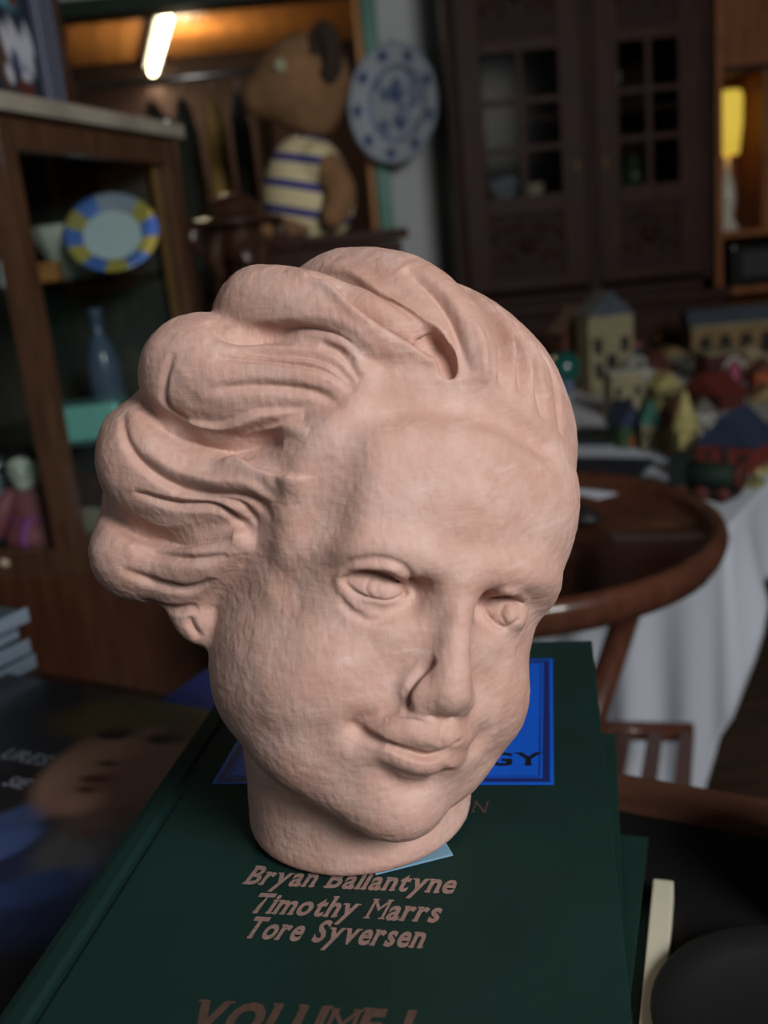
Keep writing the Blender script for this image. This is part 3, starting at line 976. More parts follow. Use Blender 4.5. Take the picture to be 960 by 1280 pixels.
def build_bear():
    brown = mat('bear_plush', (.30, .155, .07), .95, var=.25, scale=30, bump=.9, bscale=260)
    shadowp = mat('shadowed_plush', (.035, .02, .014), .95, bump=.8, bscale=260)  # brown plush with the shadow on the ears put into its colour
    # the plinth it sits on
    pl = thing('plinth_cupboard', 'dark red brown wooden cupboard under the toy bear', 'cupboard', (-.13, 3.05, 0))
    box('body', (0, 0, .575), (.50, .44, 1.15), DARKW2, pl, 0, .006)
    box('top_board', (0, 0, 1.168), (.54, .48, .03), DARKW2, pl, 0, .008)
    for s in (-1, 1):
        d = box('door', (s * .122, -.226, .58), (.225, .014, 1.0), DARKW, pl, 0, .004)
        lathe('knob', [(0, 0), (.01, 0), (.013, .01), (0, .022)], mat('brass', (.45, .30, .10), .35, 1), d, 10, Matrix.Translation((s * .03, -.233, .6)) @ Matrix.Rotation(math.pi / 2, 4, 'X'))
    t = thing('toy_bear', 'big brown plush bear in a cream and blue striped shirt', 'toy bear', (-.13, 3.05, 1.183))
    stripe = bpy.data.materials.new('striped_jersey')
    stripe.use_nodes = True
    nt = stripe.node_tree
    b = nt.nodes['Principled BSDF']
    b.inputs['Roughness'].default_value = .9
    tc = nt.nodes.new('ShaderNodeTexCoord'); sp = nt.nodes.new('ShaderNodeSeparateXYZ'); ma = nt.nodes.new('ShaderNodeMath'); m2 = nt.nodes.new('ShaderNodeMath'); fr = nt.nodes.new('ShaderNodeMath'); rp = nt.nodes.new('ShaderNodeValToRGB')
    nt.links.new(tc.outputs['Object'], sp.inputs[0])
    m2.operation = 'MULTIPLY'; m2.inputs[1].default_value = .25
    nt.links.new(sp.outputs['X'], m2.inputs[0])
    ma.operation = 'ADD'; nt.links.new(sp.outputs['Z'], ma.inputs[0]); nt.links.new(m2.outputs[0], ma.inputs[1])
    mm = nt.nodes.new('ShaderNodeMath'); mm.operation = 'MULTIPLY'; mm.inputs[1].default_value = 13.5
    nt.links.new(ma.outputs[0], mm.inputs[0])
    fr.operation = 'FRACT'; nt.links.new(mm.outputs[0], fr.inputs[0])
    nt.links.new(fr.outputs[0], rp.inputs[0])
    e = rp.color_ramp.elements
    rp.color_ramp.interpolation = 'CONSTANT'
    e[0].color = (.80, .68, .40, 1); e[1].position = .68; e[1].color = (.035, .04, .24, 1)
    nt.links.new(rp.outputs[0], b.inputs['Base Color'])
    organic('shirt', [('e', (0, 0, 110), (135, 120, 150), 10), ('e', (0, 0, 205), (90, 92, 80), 40), ('t', [(40, -80, 200), (70, -105, 170)], [52, 50], 20), ('t', [(40, 80, 200), (70, 105, 170)], [52, 50], 20)], stripe, t, 7)
    organic('head', [('e', (30, 0, 425), (125, 118, 128), 10), ('t', [(-20, 0, 415), (-90, 0, 398), (-118, 0, 390)], [95, 66, 44], 50), ('e', (40, 0, 330), (70, 70, 60), 30)], brown, t, 8)
    for s in (-1, 1):
        organic('ear', [('e', (92, s * 96, 478), (46, 34, 84), 6), ('e', (70, s * 118, 476), (18, 16, 50), 8, 1)], shadowp, t, 6)
        ey = lathe('eye', [(0, .012), (.009, .009), (.0125, 0), (.009, -.008), (0, -.01)], mat('amber_eye', (.40, .40, .25), .05, coat=1), t, 14, Matrix.Translation((-.036, s * .104, .455)) @ Matrix.Rotation(s * math.radians(-80), 4, 'X') @ Matrix.Scale(1.7, 4))
        organic('arm', [('t', [(70, s * 110, 175), (95, s * 140, 110), (70, s * 150, 50)], [46, 44, 38], 10)], brown, t, 7)
        organic('leg', [('t', [(-10, s * 70, 34), (-110, s * 85, 32), (-150, s * 90, 40)], [32, 32, 34], 10), ('e', (-165, s * 90, 46), (22, 36, 46), 14)], brown, t, 8)
    organic('nose', [('e', (-157, 0, 402), (13, 22, 15), 4)], mat('black_plastic', (.01, .01, .01), .2), t, 4)


def build_bust():
    dk = mat('carved_dark_wood', (.060, .026, .014), .35, var=.35, scale=12, coat=.25)
    p = thing('pedestal', 'slim dark wooden pedestal carrying the carved wooden bust', 'pedestal', (-.291, 2.5, 0))
    lathe('column', [(0, 0), (.14, 0), (.14, .03), (.10, .06), (.07, .12), (.065, .84), (.08, .91), (.11, .94), (.11, .965), (0, .965)], DARKW2, p, 28)
    lathe('cap', [(0, .965), (.13, .965), (.135, .985), (0, .985)], DARKW2, p, 28)
    t = thing('wooden_bust', 'dark carved wooden bust of a woman in a wide hat', 'bust', (-.291, 2.5, .985), math.radians(25))
    t.scale = (1.11, 1.11, 1.11)
    organic('torso', [('e', (0, 6, 10), (78, 52, 40), 8), ('t', [(-56, 6, 36), (0, 8, 62), (56, 6, 36)], [26, 30, 26], 20), ('t', [(0, 4, 60), (4, -2, 130)], [27, 24], 14), ('e', (0, -18, 40), (50, 34, 38), 14)], dk, t, 4)
    organic('head', [('e', (4, -8, 176), (40, 48, 56), 4), ('t', [(4, -50, 184), (4, -60, 166)], [6, 8], 6), ('e', (4, -42, 138), (20, 18, 16), 10), ('t', [(-10, -52, 150), (18, -52, 150)], [5, 5], 4), ('e', (-14, -56, 186), (9, 7, 6), 5, 1), ('e', (22, -56, 186), (9, 7, 6), 5, 1), ('t', [(-36, 10, 200), (-50, 20, 150), (-40, 24, 110)], [18, 20, 14], 10), ('t', [(44, 10, 200), (58, 20, 150), (48, 24, 110)], [18, 20, 14], 10)], dk, t, 3)
    organic('hat', [('e', (4, 6, 222), (104, 96, 15), 4), ('e', (4, 14, 236), (60, 60, 46), 14), ('t', [(-92, 0, 214), (-100, 0, 190), (-86, 6, 168)], [14, 16, 12], 10), ('t', [(98, 0, 214), (104, 0, 190), (92, 6, 168)], [14, 16, 12], 10)], dk, t, 4)
# ------------------------------------------------------------------ display cabinet at the left, with its contents
CAB_RZ = math.atan2(-.275, .961)
CAB_O = Vector((-.488, 1.50, 0))


def cab(x, y, z):                                  # cabinet space -> room
    return CAB_O + Matrix.Rotation(CAB_RZ, 3, 'Z') @ Vector((x, y, z))


def build_cabinet():
    W, D = .42, .56
    cw = wood('walnut_cabinet', (.105, .050, .028), .45, .28, coat=.5)
    t = thing('display_cabinet', 'walnut display cabinet with glass sides and pale stone top', 'cabinet', CAB_O, CAB_RZ)
    box('base', (-W / 2, D / 2, .345), (W, D, .69), REDW, t, 0, .004)
    box('plinth', (-W / 2, D / 2, .03), (W + .03, D + .03, .06), DARKW, t, 0, .004)
    for x in (-.019, -W + .019):
        for y in (.019, D - .019):
            box('post', (x, y, 1.035), (.038, .038, .69), cw, t, 0, .004)
    for z in (.71, 1.355):
        for y in (.019, D - .019):
            box('rail', (-W / 2, y, z), (W - .076, .034, .045), cw, t, 0, .003)
        for x in (-.019, -W + .019):
            box('rail', (x, D / 2, z), (.034, D - .076, .045), cw, t, 0, .003)
    box('inner_bead', (-.026, .046, 1.033), (.012, .014, .60), wood('honey_bead', (.30, .15, .06), .3, .35), t, 0, .002)
    box('inner_bead', (-.026, D - .046, 1.033), (.012, .014, .60), wood('honey_bead', (.30, .15, .06)), t, 0, .002)
    g = glass_mat('cabinet_glass', (.86, .90, .88))
    box('glass_pane', (-.016, D / 2, 1.033), (.004, D - .08, .60), g, t, 0, 0)
    box('glass_pane', (-W / 2, .016, 1.033), (W - .08, .004, .60), g, t, 0, 0)
    box('back_panel', (-W + .016, D / 2, 1.033), (.008, D - .08, .60), OLDWALL, t, 0, 0)
    box('back_panel', (-W / 2, D - .016, 1.033), (W - .08, .008, .60), wood('greyed_panel', (.07, .075, .07), .3), t, 0, 0)
    box('floor_panel', (-W / 2, D / 2, .695), (W - .01, D - .01, .012), cw, t, 0, 0)
    for z in (.865, 1.135):
        box('shelf', (-W / 2, D / 2 + (.06 if z < 1 else .02), z), (W - .084, D - (.20 if z < 1 else .09), .008), glass_mat('shelf_glass', (.55, .75, .70)), t, 0, 0)
    box('top_slab', (-W / 2, D / 2, 1.393), (W + .035, D + .035, .026), mat('pale_stone', (.40, .35, .28), .45, var=.3, scale=14), t, 0, .005)
    lathe('corner_stud', [(0, 0), (.012, 0), (.013, .008), (.007, .016), (0, .018)], mat('steel', (.4, .4, .4), .3, 1), t, 14, Matrix.Translation((-.012, D + .004, 1.4065)))

    # plate with blue and yellow rim, leaning on the shelf
    R = .085
    c = cab(-.075, .40, 1.142)
    p = thing('painted_plate', 'white plate with blue and yellow rim inside the display cabinet', 'plate', c, 0)
    tilt = Matrix.Translation((0, .01, R * .80)) @ Matrix.Rotation(math.radians(8), 4, 'Z') @ Matrix.Rotation(math.radians(56), 4, 'X')
    bm = bmesh.new()
    cl = bm.loops.layers.float_color.new('print')
    prof = [(0, .003)] + [(R * q, .003) for q in (.2, .4, .55, .62)] + [(R * .68, .006), (R * .8, .010), (R * .9, .0125), (R, .015), (R, .012), (R * .66, 0), (0, 0)]
    bm_lathe(bm, prof, 60)
    for f in bm.faces:
        cc = f.calc_center_median()
        r = math.hypot(cc.x, cc.y) / R; a = math.degrees(math.atan2(cc.y, cc.x)) % 360
        col = (.62, .72, .80)
        if r > .64:
            seg = int(((a + 12) % 360) / 30)
            col = [(.10, .20, .62), (.52, .42, .10), (.34, .38, .50), (.34, .38, .50), (.10, .20, .62), (.42, .34, .12), (.10, .20, .62), (.52, .42, .10), (.10, .20, .62), (.52, .42, .10), (.12, .24, .66), (.52, .42, .10)][seg]
        elif r < .03:
            col = (.3, .3, .32)
        for lp in f.loops:
            lp[cl] = (*col, 1)
    for v in bm.verts:
        v.co = tilt @ v.co
    m = bpy.data.materials.new('painted_glaze')
    m.use_nodes = True
    b = m.node_tree.nodes['Principled BSDF']
    a = m.node_tree.nodes.new('ShaderNodeVertexColor'); a.layer_name = 'print'
    m.node_tree.links.new(a.outputs['Color'], b.inputs['Base Color'])
    b.inputs['Roughness'].default_value = .2
    from_bm('dish', bm, m, p, True)
    st = mat('steel', (.4, .4, .4), .3, 1)
    tube('stand', [(-.04, -.03, .003), (-.04, .05, .004), (-.03, .07, .06)], .0025, st, p, 6)
    tube('stand', [(.04, -.03, .003), (.04, .05, .004), (.03, .07, .06)], .0025, st, p, 6)
    # other pieces on the shelves
    fl = bmesh.new()
    bm_lathe(fl, [(0, 0), (.03, 0), (.04, .02), (.062, .07), (.068, .10), (.064, .10), (.056, .07), (0, .02)], 36)
    for v in fl.verts:
        k = 1 + .05 * math.cos(12 * math.atan2(v.co.y, v.co.x)); v.co.x *= k; v.co.y *= k
    o = from_bm('fluted_bowl', fl, mat('white_porcelain', (.66, .66, .60), .25), None, True)
    o.location = cab(-.20, .46, 1.1405)
    tag(o, 'cream fluted porcelain bowl behind the painted plate', 'bowl')
    t2 = thing('orange_box', 'small orange lacquer box left of the painted plate', 'box', cab(-.165, .30, 1.1405), CAB_RZ + .3)
    box('body', (0, 0, .012), (.062, .04, .024), mat('orange_lacquer', (.42, .17, .05), .3), t2, 0, .003)
    box('lid', (0, 0, .029), (.065, .043, .009), mat('orange_lacquer', (.42, .17, .05)), t2, 0, .003)
    o = lathe('blue_bottle', [(0, 0), (.026, 0), (.03, .01), (.03, .12), (.022, .15), (.010, .17), (.010, .20), (.013, .205), (.013, .215), (0, .215)], mat('slate_blue_glass', (.08, .12, .20), .2), None, 22)
    o.location = cab(-.10, .34, .8705)
    tag(o, 'slate blue bottle standing below the painted plate', 'bottle')
    o = box('turquoise_block', (0, 0, .031), (.14, .10, .062), mat('turquoise_glass', (.22, .55, .52), .12, coat=.5), None, 0, .008)
    o.location = cab(-.092, .235, .8695); o.rotation_euler = (0, 0, CAB_RZ + .35)
    tag(o, 'pale turquoise glass block on the lower cabinet shelf', 'glass block')
    o = box('white_card', (0, 0, .022), (.024, .001, .044), mat('card', (.75, .78, .85), .6), None, 0, 0, rx=-.1)
    o.location = cab(-.205, .25, 1.1400); o.rotation_euler = (0, 0, CAB_RZ + .3)
    tag(o, 'small white card standing on the upper cabinet shelf', 'card')
    # doll on the cabinet floor
    d = thing('porcelain_doll', 'porcelain doll with black hair and pink and blue robe', 'doll', cab(-.125, .085, .7015), CAB_RZ + .30)
    por = mat('doll_porcelain', (.62, .64, .58), .3)
    pink = mat('pink_silk', (.36, .10, .13), .6, var=.4, scale=40)
    navy = mat('navy_silk', (.06, .07, .16), .6, var=.5, scale=40, col2=(.16, .10, .10))
    hd = organic('head', [('e', (0, 0, 148), (29, 28, 33), 4), ('e', (0, -26, 146), (5, 6, 6), 5), ('e', (0, -12, 124), (16, 16, 12), 8), ('e', (-11, -29, 152), (6, 4, 3), 3, 1), ('e', (11, -29, 152), (6, 4, 3), 3, 1)], por, d, 2)
    for s in (-1, 1):
        box('eye', (s * .0108, -.0265, .152), (.009, .002, .0022), BLACK, hd, 0, .0005)
    box('mouth', (0, -.0262, .131), (.009, .003, .0025), mat('red_lip', (.4, .05, .05)), hd, 0, .0008)
    organic('hair', [('e', (0, 6, 160), (31, 29, 26), 4), ('e', (0, 10, 150), (30, 24, 30), 6), ('e', (0, -34, 140), (26, 22, 30), 4, 1)], BLACK, d, 2)
    organic('robe', [('e', (0, 0, 84), (36, 28, 42), 6), ('e', (0, -4, 36), (52, 44, 36), 14), ('e', (0, -6, 14), (60, 50, 15), 8)], pink, d, 3)
    for s in (-1, 1):
        organic('sleeve', [('t', [(s * 30, 0, 104), (s * 52, -14, 76), (s * 62, -30, 58)], [15, 19, 22], 6)], navy if s > 0 else pink, d, 3)
        organic('hand', [('e', (s * 66, -44, 54), (10, 12, 8), 4), ('e', (s * 70, -54, 50), (5, 8, 4), 4)], mat('bisque', (.55, .47, .34), .5), d, 2)
        organic('foot', [('e', (s * 34, -58, 11), (15, 24, 11), 4)], mat('bisque', (.55, .47, .34), .5), d, 2.5)
    organic('sash', [('e', (0, 0, 66), (40, 33, 9), 3), ('t', [(0, -32, 64), (-8, -44, 40), (-4, -50, 16)], [8, 8, 7], 3)], mat('violet_sash', (.30, .07, .30), .6), d, 2.5)
    # fan and tin beside it
    o = prism('paper_fan', [(0, 0), (-.03, .05), (-.012, .062), (.010, .066), (.030, .062), (.044, .05)], 'y', -.002, .002, mat('fan_paper', (.30, .26, .19), .7))
    o.location = cab(-.055, .13, .7015); o.rotation_euler = (.0, .0, CAB_RZ)
    tag(o, 'small pale paper fan standing right of the porcelain doll', 'fan')
    t3 = thing('blue_tin', 'blue and white tin standing behind the porcelain doll', 'tin', cab(-.235, .16, .7015), CAB_RZ)
    lathe('body', [(0, 0), (.03, 0), (.031, .003), (.031, .13), (0, .13)], mat('blue_white_china', (.50, .56, .64)), t3, 24)
    lathe('lid', [(0, .13), (.032, .13), (.032, .148), (.02, .153), (0, .153)], mat('tin_lid', (.25, .30, .32), .3, .6), t3, 24)

    # printed carton on top of the cabinet
    bx = thing('printed_carton', 'carton printed with white figures and blue stripes on the cabinet', 'carton', cab(0, 0, 1.4065), CAB_RZ)
    cx0, cx1, cy0, cy1, ch = -.17, -.004, -.012, .203, .235
    boxes('box', [((cx0, cy0, 0), (cx1, cy1, ch))], mat('dark_card', (.03, .035, .05), .5), bx)
    fig = [(.36, .30, .05, .12), (.46, .31, .05, .15), (.57, .27, .05, .13), (.33, .13, .04, .06), (.52, .12, .05, .05), (.62, .36, .03, .10)]

    def art(u, v):
        C = np.zeros(u.shape + (3,)); C[:] = (.02, .025, .045)
        C = blend(C, (.10, .26, .32), blob(u, v, .36, .60, .16, .07, .6, -.3))
        C = blend(C, (.45, .50, .56), blob(u, v, .44, .66, .06, .04, .6))
        C = blend(C, (.30, .32, .40), blob(u, v, .30, .70, .08, .03, .6, .4))
        C = blend(C, (.08, .045, .03), blob(u, v, .30, .22, .10, .20, .3))
        for a, b, c, d_ in fig:
            C = blend(C, (.50, .51, .58), blob(u, v, a, b, c, d_, .35, .3))
        C = blend(C, (.04, .05, .12), blob(u, v, .42, .20, .05, .08, .4))
        C = blend(C, (.10, .03, .02), blob(u, v, .50, .06, .10, .05, .4))
        C = blend(C, (.10, .04, .03), blob(u, v, .50, .58, .06, .05, .4))
        st_ = (u > .70)
        k = ((u - .70) / .30 * 6) % 1
        C[st_] = (.022, .026, .045)
        C = blend(C, (.40, .42, .56), st_ * (np.abs(k - .5) < .10) * 1.0)
        return C
    M = Matrix.Translation((cx1 + .0006, cy0, 0)) @ Matrix(((0, 0, 1, 0), (1, 0, 0, 0), (0, 1, 0, 0), (0, 0, 0, 1)))
    printed('printed_face', 110, 110, art, M, cy1 - cy0, ch, .35, bx)
    M2 = Matrix.Translation((cx0, cy0 - .0006, 0)) @ Matrix(((1, 0, 0, 0), (0, 0, -1, 0), (0, 1, 0, 0), (0, 0, 0, 1)))
    printed('printed_face', 60, 60, art, M2, cx1 - cx0, ch, .35, bx)
    c2 = thing('globe_candlestick', 'dark turned stand with white globe behind the printed carton', 'ornament', cab(-.075, .33, 1.4065))
    lathe('stem', [(0, 0), (.04, 0), (.042, .012), (.012, .03), (.009, .10), (.013, .13), (.009, .16), (.012, .215), (.022, .225), (0, .225)], DARKW2, c2, 20)
    lathe('globe', [(0, .222), (.014, .226), (.028, .245), (.031, .262), (.026, .280), (.012, .292), (0, .294)], mat('white_porcelain', (.66, .66, .60)), c2, 24)


# ------------------------------------------------------------------ round tray table
def build_tray_table():
    t = thing('tray_table', 'round dark mahogany tray table with raised rim and slatted shelf', 'table', (.14, 1.367, 0))
    m = wood('mahogany_tray', (.060, .021, .014), .4, .33, (1, 6, 1), 6, coat=.25)
    rm = wood('mahogany_rim', (.095, .034, .02), .4, .28, coat=.4)
    R = .332
    lathe('tray', [(0, .715), (R - .01, .715), (R - .01, .724), (0, .724)], m, t, 72)
    lathe('rim', [(R - .026, .7245), (R - .024, .738), (R - .018, .748), (R - .008, .752), (R, .746), (R + .003, .735), (R, .722), (R - .006, .708), (R - .022, .704), (R - .026, .714)], rm, t, 72)
    # crossing legs
    for k in range(2):
        for s in (-1, 1):
            a = math.radians(35)
            u = Vector((math.cos(a), math.sin(a), 0)); w = Vector((-math.sin(a), math.cos(a), 0))
            off = w * (.15 if k else -.15) + w * (.012 * s)
            p = u * (s * .20) + off; q = u * (-s * .22) + off
            bm = bmesh.new()
            P = Vector((p.x, p.y, .70)); Q = Vector((q.x, q.y, .0))
            bm_tube(bm, [P, (P + Q) / 2, Q], [.019, .021, .019], 8)
            from_bm('leg', bm, rm, t, True)
    # slatted shelf
    c = at_z(790, 925, .36) - Vector((.14, 1.367, 0))
    sh = tube('shelf_rail', [c + Vector((-.16, .07, 0)), c + Vector((.10, .005, 0))], .016, rm, t, 10)
    tube('shelf_rail', [c + Vector((-.24, -.15, 0)), c + Vector((.02, -.215, 0))], .016, rm, t, 10)
    a0 = c + Vector((-.14, .065, .004)); a1 = c + Vector((.09, .008, .004)); b0 = c + Vector((-.22, -.155, .004)); b1 = c + Vector((.01, -.212, .004))
    for i in range(6):
        f = i / 5
        p = a0.lerp(a1, f); q = b0.lerp(b1, f)
        d = q - p
        o = box('slat', (0, 0, 0), (.024, d.length, .010), rm, t, 0, .002)
        o.location = (p + q) / 2; o.rotation_euler = (0, 0, math.atan2(-d.x, d.y))
    # paper lying on the tray
    o = box('paper_sheet', (0, 0, .0006), (.07, .10, .0010), mat('paper', (.62, .66, .78), .6), None, 0, 0)
    p = at_z(741, 612, .725)
    o.location = (p.x, p.y, .7246); o.rotation_euler = (0, 0, .5)
    tag(o, 'small white paper sheet lying at the back of the tray', 'paper')
    o = organic('pipe_holder', [('e', (0, 0, 14), (26, 40, 14), 4), ('t', [(0, -20, 22), (0, 10, 30), (6, 34, 44)], [9, 8, 6], 6)], mat('black_iron', (.010, .009, .009), .5), None, 3)
    p = at_z(722, 655, .725)
    o.location = (p.x, p.y, .7243); o.rotation_euler = (0, 0, .6)
    tag(o, 'small black iron ornament lying on the tray', 'ornament')


# ------------------------------------------------------------------ cloth covered table with toy village
TOY_RZ = math.radians(-34.5)
TOY_O = Vector((.565, 1.57, 0))
TOY_Z = .65


def build_toy_table():
    W, L = .92, 1.95
    t = thing('trestle_table', 'long trestle table hidden under the white cloth', 'table', TOY_O, TOY_RZ)
    box('table_board', (-W / 2, L / 2, TOY_Z - .022), (W - .03, L - .03, .03), DARKW, t, 0, .002)
    for x in (-.10, -W + .10):
        for y in (.12, L - .12):
            box('leg', (x, y, (TOY_Z - .037) / 2), (.05, .05, TOY_Z - .037), DARKW, t, 0, .003)
    # cloth: flat top and hanging sides with folds
    cl = thing('tablecloth', 'white cloth hanging to the floor over the toy table', 'tablecloth', TOY_O, TOY_RZ)
    m = mat('white_linen', (.52, .55, .62), .85, bump=.2, bscale=300)
    per = []
    n = 0
    def edge(p, q, drop, k):
        for i in range(k):
            f = i / k
            per.append((p[0] + (q[0] - p[0]) * f, p[1] + (q[1] - p[1]) * f, drop))
    edge((-W, 0), (0, 0), .56, 90)
    edge((0, 0), (0, L), .17, 90)
    edge((0, L), (-W, L), .3, 50)
    edge((-W, L), (-W, 0), .3, 90)
    N = len(per)
    V = []; F = []
    rows = 14
    for j in range(rows):
        f = j / (rows - 1)
        for i, (x, y, d) in enumerate(per):
            dp = sum(per[(i + q) % N][2] for q in range(-4, 5)) / 9
            cx, cy = -W / 2, L / 2
            # outward direction
            ox = 1 if abs(x) < 1e-6 else (-1 if abs(x + W) < 1e-6 else 0)
            oy = -1 if abs(y) < 1e-6 else (1 if abs(y - L) < 1e-6 else 0)
            fold = f * (.012 + .016 * math.sin(i * .62) + .011 * math.sin(i * .27 + 1.0) + .010)
            V.append((x + ox * fold, y + oy * fold, TOY_Z - .004 - dp * f if j else TOY_Z - .001))
    for j in range(rows - 1):
        for i in range(N):
            k = (i + 1) % N
            F.append((j * N + i, j * N + k, (j + 1) * N + k, (j + 1) * N + i))
    me = bpy.data.meshes.new('skirt')
    me.from_pydata(V, [], F)
    o = put('skirt', me, m, cl, True)
    sm = o.modifiers.new('thickness', 'SOLIDIFY'); sm.thickness = .0015; sm.offset = 1
    box('top_sheet', (-W / 2, L / 2, TOY_Z - .002), (W + .004, L + .004, .003), m, cl, 0, .001)


def toy(px, py, name, label, cat='toy house', rz=0.0):
    p = at_z(px, py, TOY_Z)
    return thing(name, label, cat, (p.x, p.y, TOY_Z), rz, 'toys of the little village')


def paint(name, c):
    return mat('toy_' + name, tuple(.7 * q for q in c), .7, spec=.25, var=.3, scale=30)


def house(px, py, w, d, h, rh, wall, roof, label, rz=0.0, door=None, wins=2, name='toy_house'):
    """gabled block house; w across, d deep, h wall height, rh roof height (px foot given)"""
    t = toy(px, py, name, label, rz=rz)
    b = box('walls', (0, 0, h / 2), (w, d, h), wall, t, 0, .002)
    o = .006
    prism('roof', [(-w / 2 - o, h), (w / 2 + o, h), (0, h + rh)], 'y', -d / 2 - o, d / 2 + o, roof, t) if rh > 0 else box('roof', (0, 0, h - rh / 2), (w + .01, d + .01, -rh), roof, t, 0, .002)
    dk = paint('dark', (.03, .025, .02))
    box('door', (0, -d / 2 - .001, h * .25), (w * .22, .004, h * .5), door or dk, t, 0, 0)
    for k in range(wins):
        x = (-1 if k % 2 == 0 else 1) * w * .3
        box('window', (x, -d / 2 - .001, h * (.62 if k < 2 else .3)), (w * .17, .004, h * .2), dk, t, 0, 0)
    return t


def build_toys():
    P = paint
    red = P('red', (.20, .035, .025)); rust = P('rust', (.17, .055, .035)); cream = P('cream', (.40, .34, .20)); navy = P('navy', (.035, .05, .10)); teal = P('teal', (.06, .20, .16))
    green = P('green', (.07, .13, .05)); yellow = P('yellow', (.52, .45, .17)); tan = P('tan', (.34, .22, .10)); white = P('white', (.55, .55, .48)); maroon = P('maroon', (.11, .025, .022)); slate = P('slate', (.09, .11, .14)); orange = P('orange', (.45, .10, .03)); pinkm = P('pink', (.50, .13, .20)); olive = P('olive', (.26, .24, .09)); grey = P('grey', (.20, .19, .16))
    house(722, 480, .13, .10, .17, .08, rust, maroon, 'tall brown gabled toy house behind the green glass ball', .2)
    house(758, 488, .14, .10, .23, .07, cream, slate, 'tall cream toy house with a slate blue roof', .15, wins=4)
    house(776, 472, .10, .09, .10, -.012, navy, P('salmon', (.48, .16, .12)), 'navy toy block with salmon pink flat roof', .1)
    house(780, 522, .085, .07, .12, -.006, cream, white, 'plain cream toy block with white top beside the navy roofed house', .1)
    house(781, 556, .052, .07, .05, .055, green, navy, 'green toy house with navy roof and orange door', .25, orange)
    house(811, 560, .036, .06, .06, .06, cream, teal, 'narrow cream toy house with a teal roof', -.1)
    house(842, 562, .050, .06, .055, .065, tan, rust, 'tan toy house with steep rust roof left of the spire', .1)
    house(920, 584, .12, .10, .055, .065, red, navy, 'red toy house with a blue gabled roof near the table edge', -.75, orange)
    house(890, 508, .16, .08, .04, .05, maroon, red, 'long toy house with a wide red roof', -1.2)
    house(900, 478, .12, .10, .09, -.008, maroon, cream, 'maroon toy block with cream flat roof', .1)
    house(830, 510, .07, .06, .06, .04, olive, yellow, 'small olive toy house with a yellow roof', .2)
    house(957, 548, .07, .07, .09, .03, grey, tan, 'grey stone toy house at the right of the village', -.3)
    house(956, 500, .07, .07, .08, .03, orange, rust, 'orange toy house behind the grey stone one', -.1)
    house(838, 462, .09, .07, .05, .03, grey, tan, 'low grey toy house with a tan roof at the back of the table', .1)
    house(820, 478, .08, .06, .05, .05, rust, maroon, 'small rust toy house in front of the white dog', .1)
    house(850, 534, .045, .045, .05, .03, navy, slate, 'tiny navy toy house between the rust and long red roofs', .1)
    house(880, 540, .045, .045, .05, .035, white, grey, 'small white toy house with a grey roof behind the red one', -.2)
    house(934, 470, .09, .06, .06, .04, tan, cream, 'tan toy house with cream roof below the arcade', -.15)
    # chapel with pointed spire
    t = toy(857, 578, 'toy_chapel', 'yellow toy chapel with a pointed spire', 'toy chapel', .1)
    box('tower', (0, 0, .035), (.044, .044, .07), yellow, t, 0, .002)
    lathe('spire', [(.031, .07), (.028, .078), (.012, .125), (.004, .15), (0, .155)], yellow, t, 16)
    box('door', (0, -.0225, .016), (.014, .003, .03), P('dark', (.03, .025, .02)), t, 0, 0)
    # arcade building
    t = toy(925, 447, 'toy_station', 'tan toy station with a row of dark arches and slate roof', 'toy station', -.05)
    w, h, d = .36, .13, .12
    box('walls', (0, 0, h / 2), (w, d, h), tan, t, 0, .002)
    for i in range(5):
        x = -w / 2 + .045 + i * .068
        prism('arch', [(x - .02, .02)] + [(x + .02 * math.cos(a), .07 + .022 * math.sin(a)) for a in np.linspace(math.pi, 0, 9)] + [(x + .02, .02)], 'y', -d / 2 - .003, -d / 2 + .002, P('dark', (.03, .025, .02)), t)
    prism('roof', [(-d / 2 - .01, h), (d / 2 + .01, h), (d / 2 - .03, h + .045), (-d / 2 + .03, h + .045)], 'x', -w / 2 - .01, w / 2 + .01, slate, t)
    box('cornice', (0, -d / 2 - .004, h - .008), (w + .012, .012, .012), cream, t, 0, .002)
    # green glass ball on a china foot
    t = toy(708, 502, 'glass_ball', 'dark green glass ball on a blue and white china foot', 'glass ball')
    lathe('foot', [(0, 0), (.035, 0), (.036, .008), (.016, .02), (.014, .035), (.03, .055), (.028, .06), (0, .05)], mat('blue_white_china', (.50, .56, .64)), t, 22)
    lathe('ball', [(0, .052)] + [(.048 * math.sin(a), .10 - .048 * math.cos(a)) for a in np.linspace(.25, math.pi - .05, 14)] + [(0, .148)], mat('green_glass', (.01, .09, .07), .12, coat=.6), t, 26)
    # dog figure
    t = toy(814, 492, 'toy_dog', 'white toy dog sitting among the toy houses', 'toy dog', -.4)
    organic('body', [('e', (10, 0, 38), (42, 28, 32), 6), ('e', (-20, 0, 46), (26, 24, 36), 12), ('t', [(-30, -12, 26), (-34, -14, 6)], [11, 11], 5), ('t', [(-30, 12, 26), (-34, 14, 6)], [11, 11], 5), ('e', (24, -18, 14), (22, 12, 14), 6), ('e', (24, 18, 14), (22, 12, 14), 6), ('t', [(50, 0, 36), (66, 0, 52)], [7, 5], 5)], white, t, 3)
    organic('head', [('e', (-36, 0, 92), (26, 24, 23), 4), ('e', (-60, 0, 86), (16, 14, 12), 8)], white, t, 3)
    for s in (-1, 1):
        organic('ear', [('t', [(-30, s * 20, 106), (-24, s * 29, 92), (-24, s * 30, 76)], [6, 8, 7], 3)], grey, t, 2.5)
    # pink and white figurine
    t = toy(918, 496, 'toy_doll', 'pink toy figure inside a white ring stand', 'toy figure', 0)
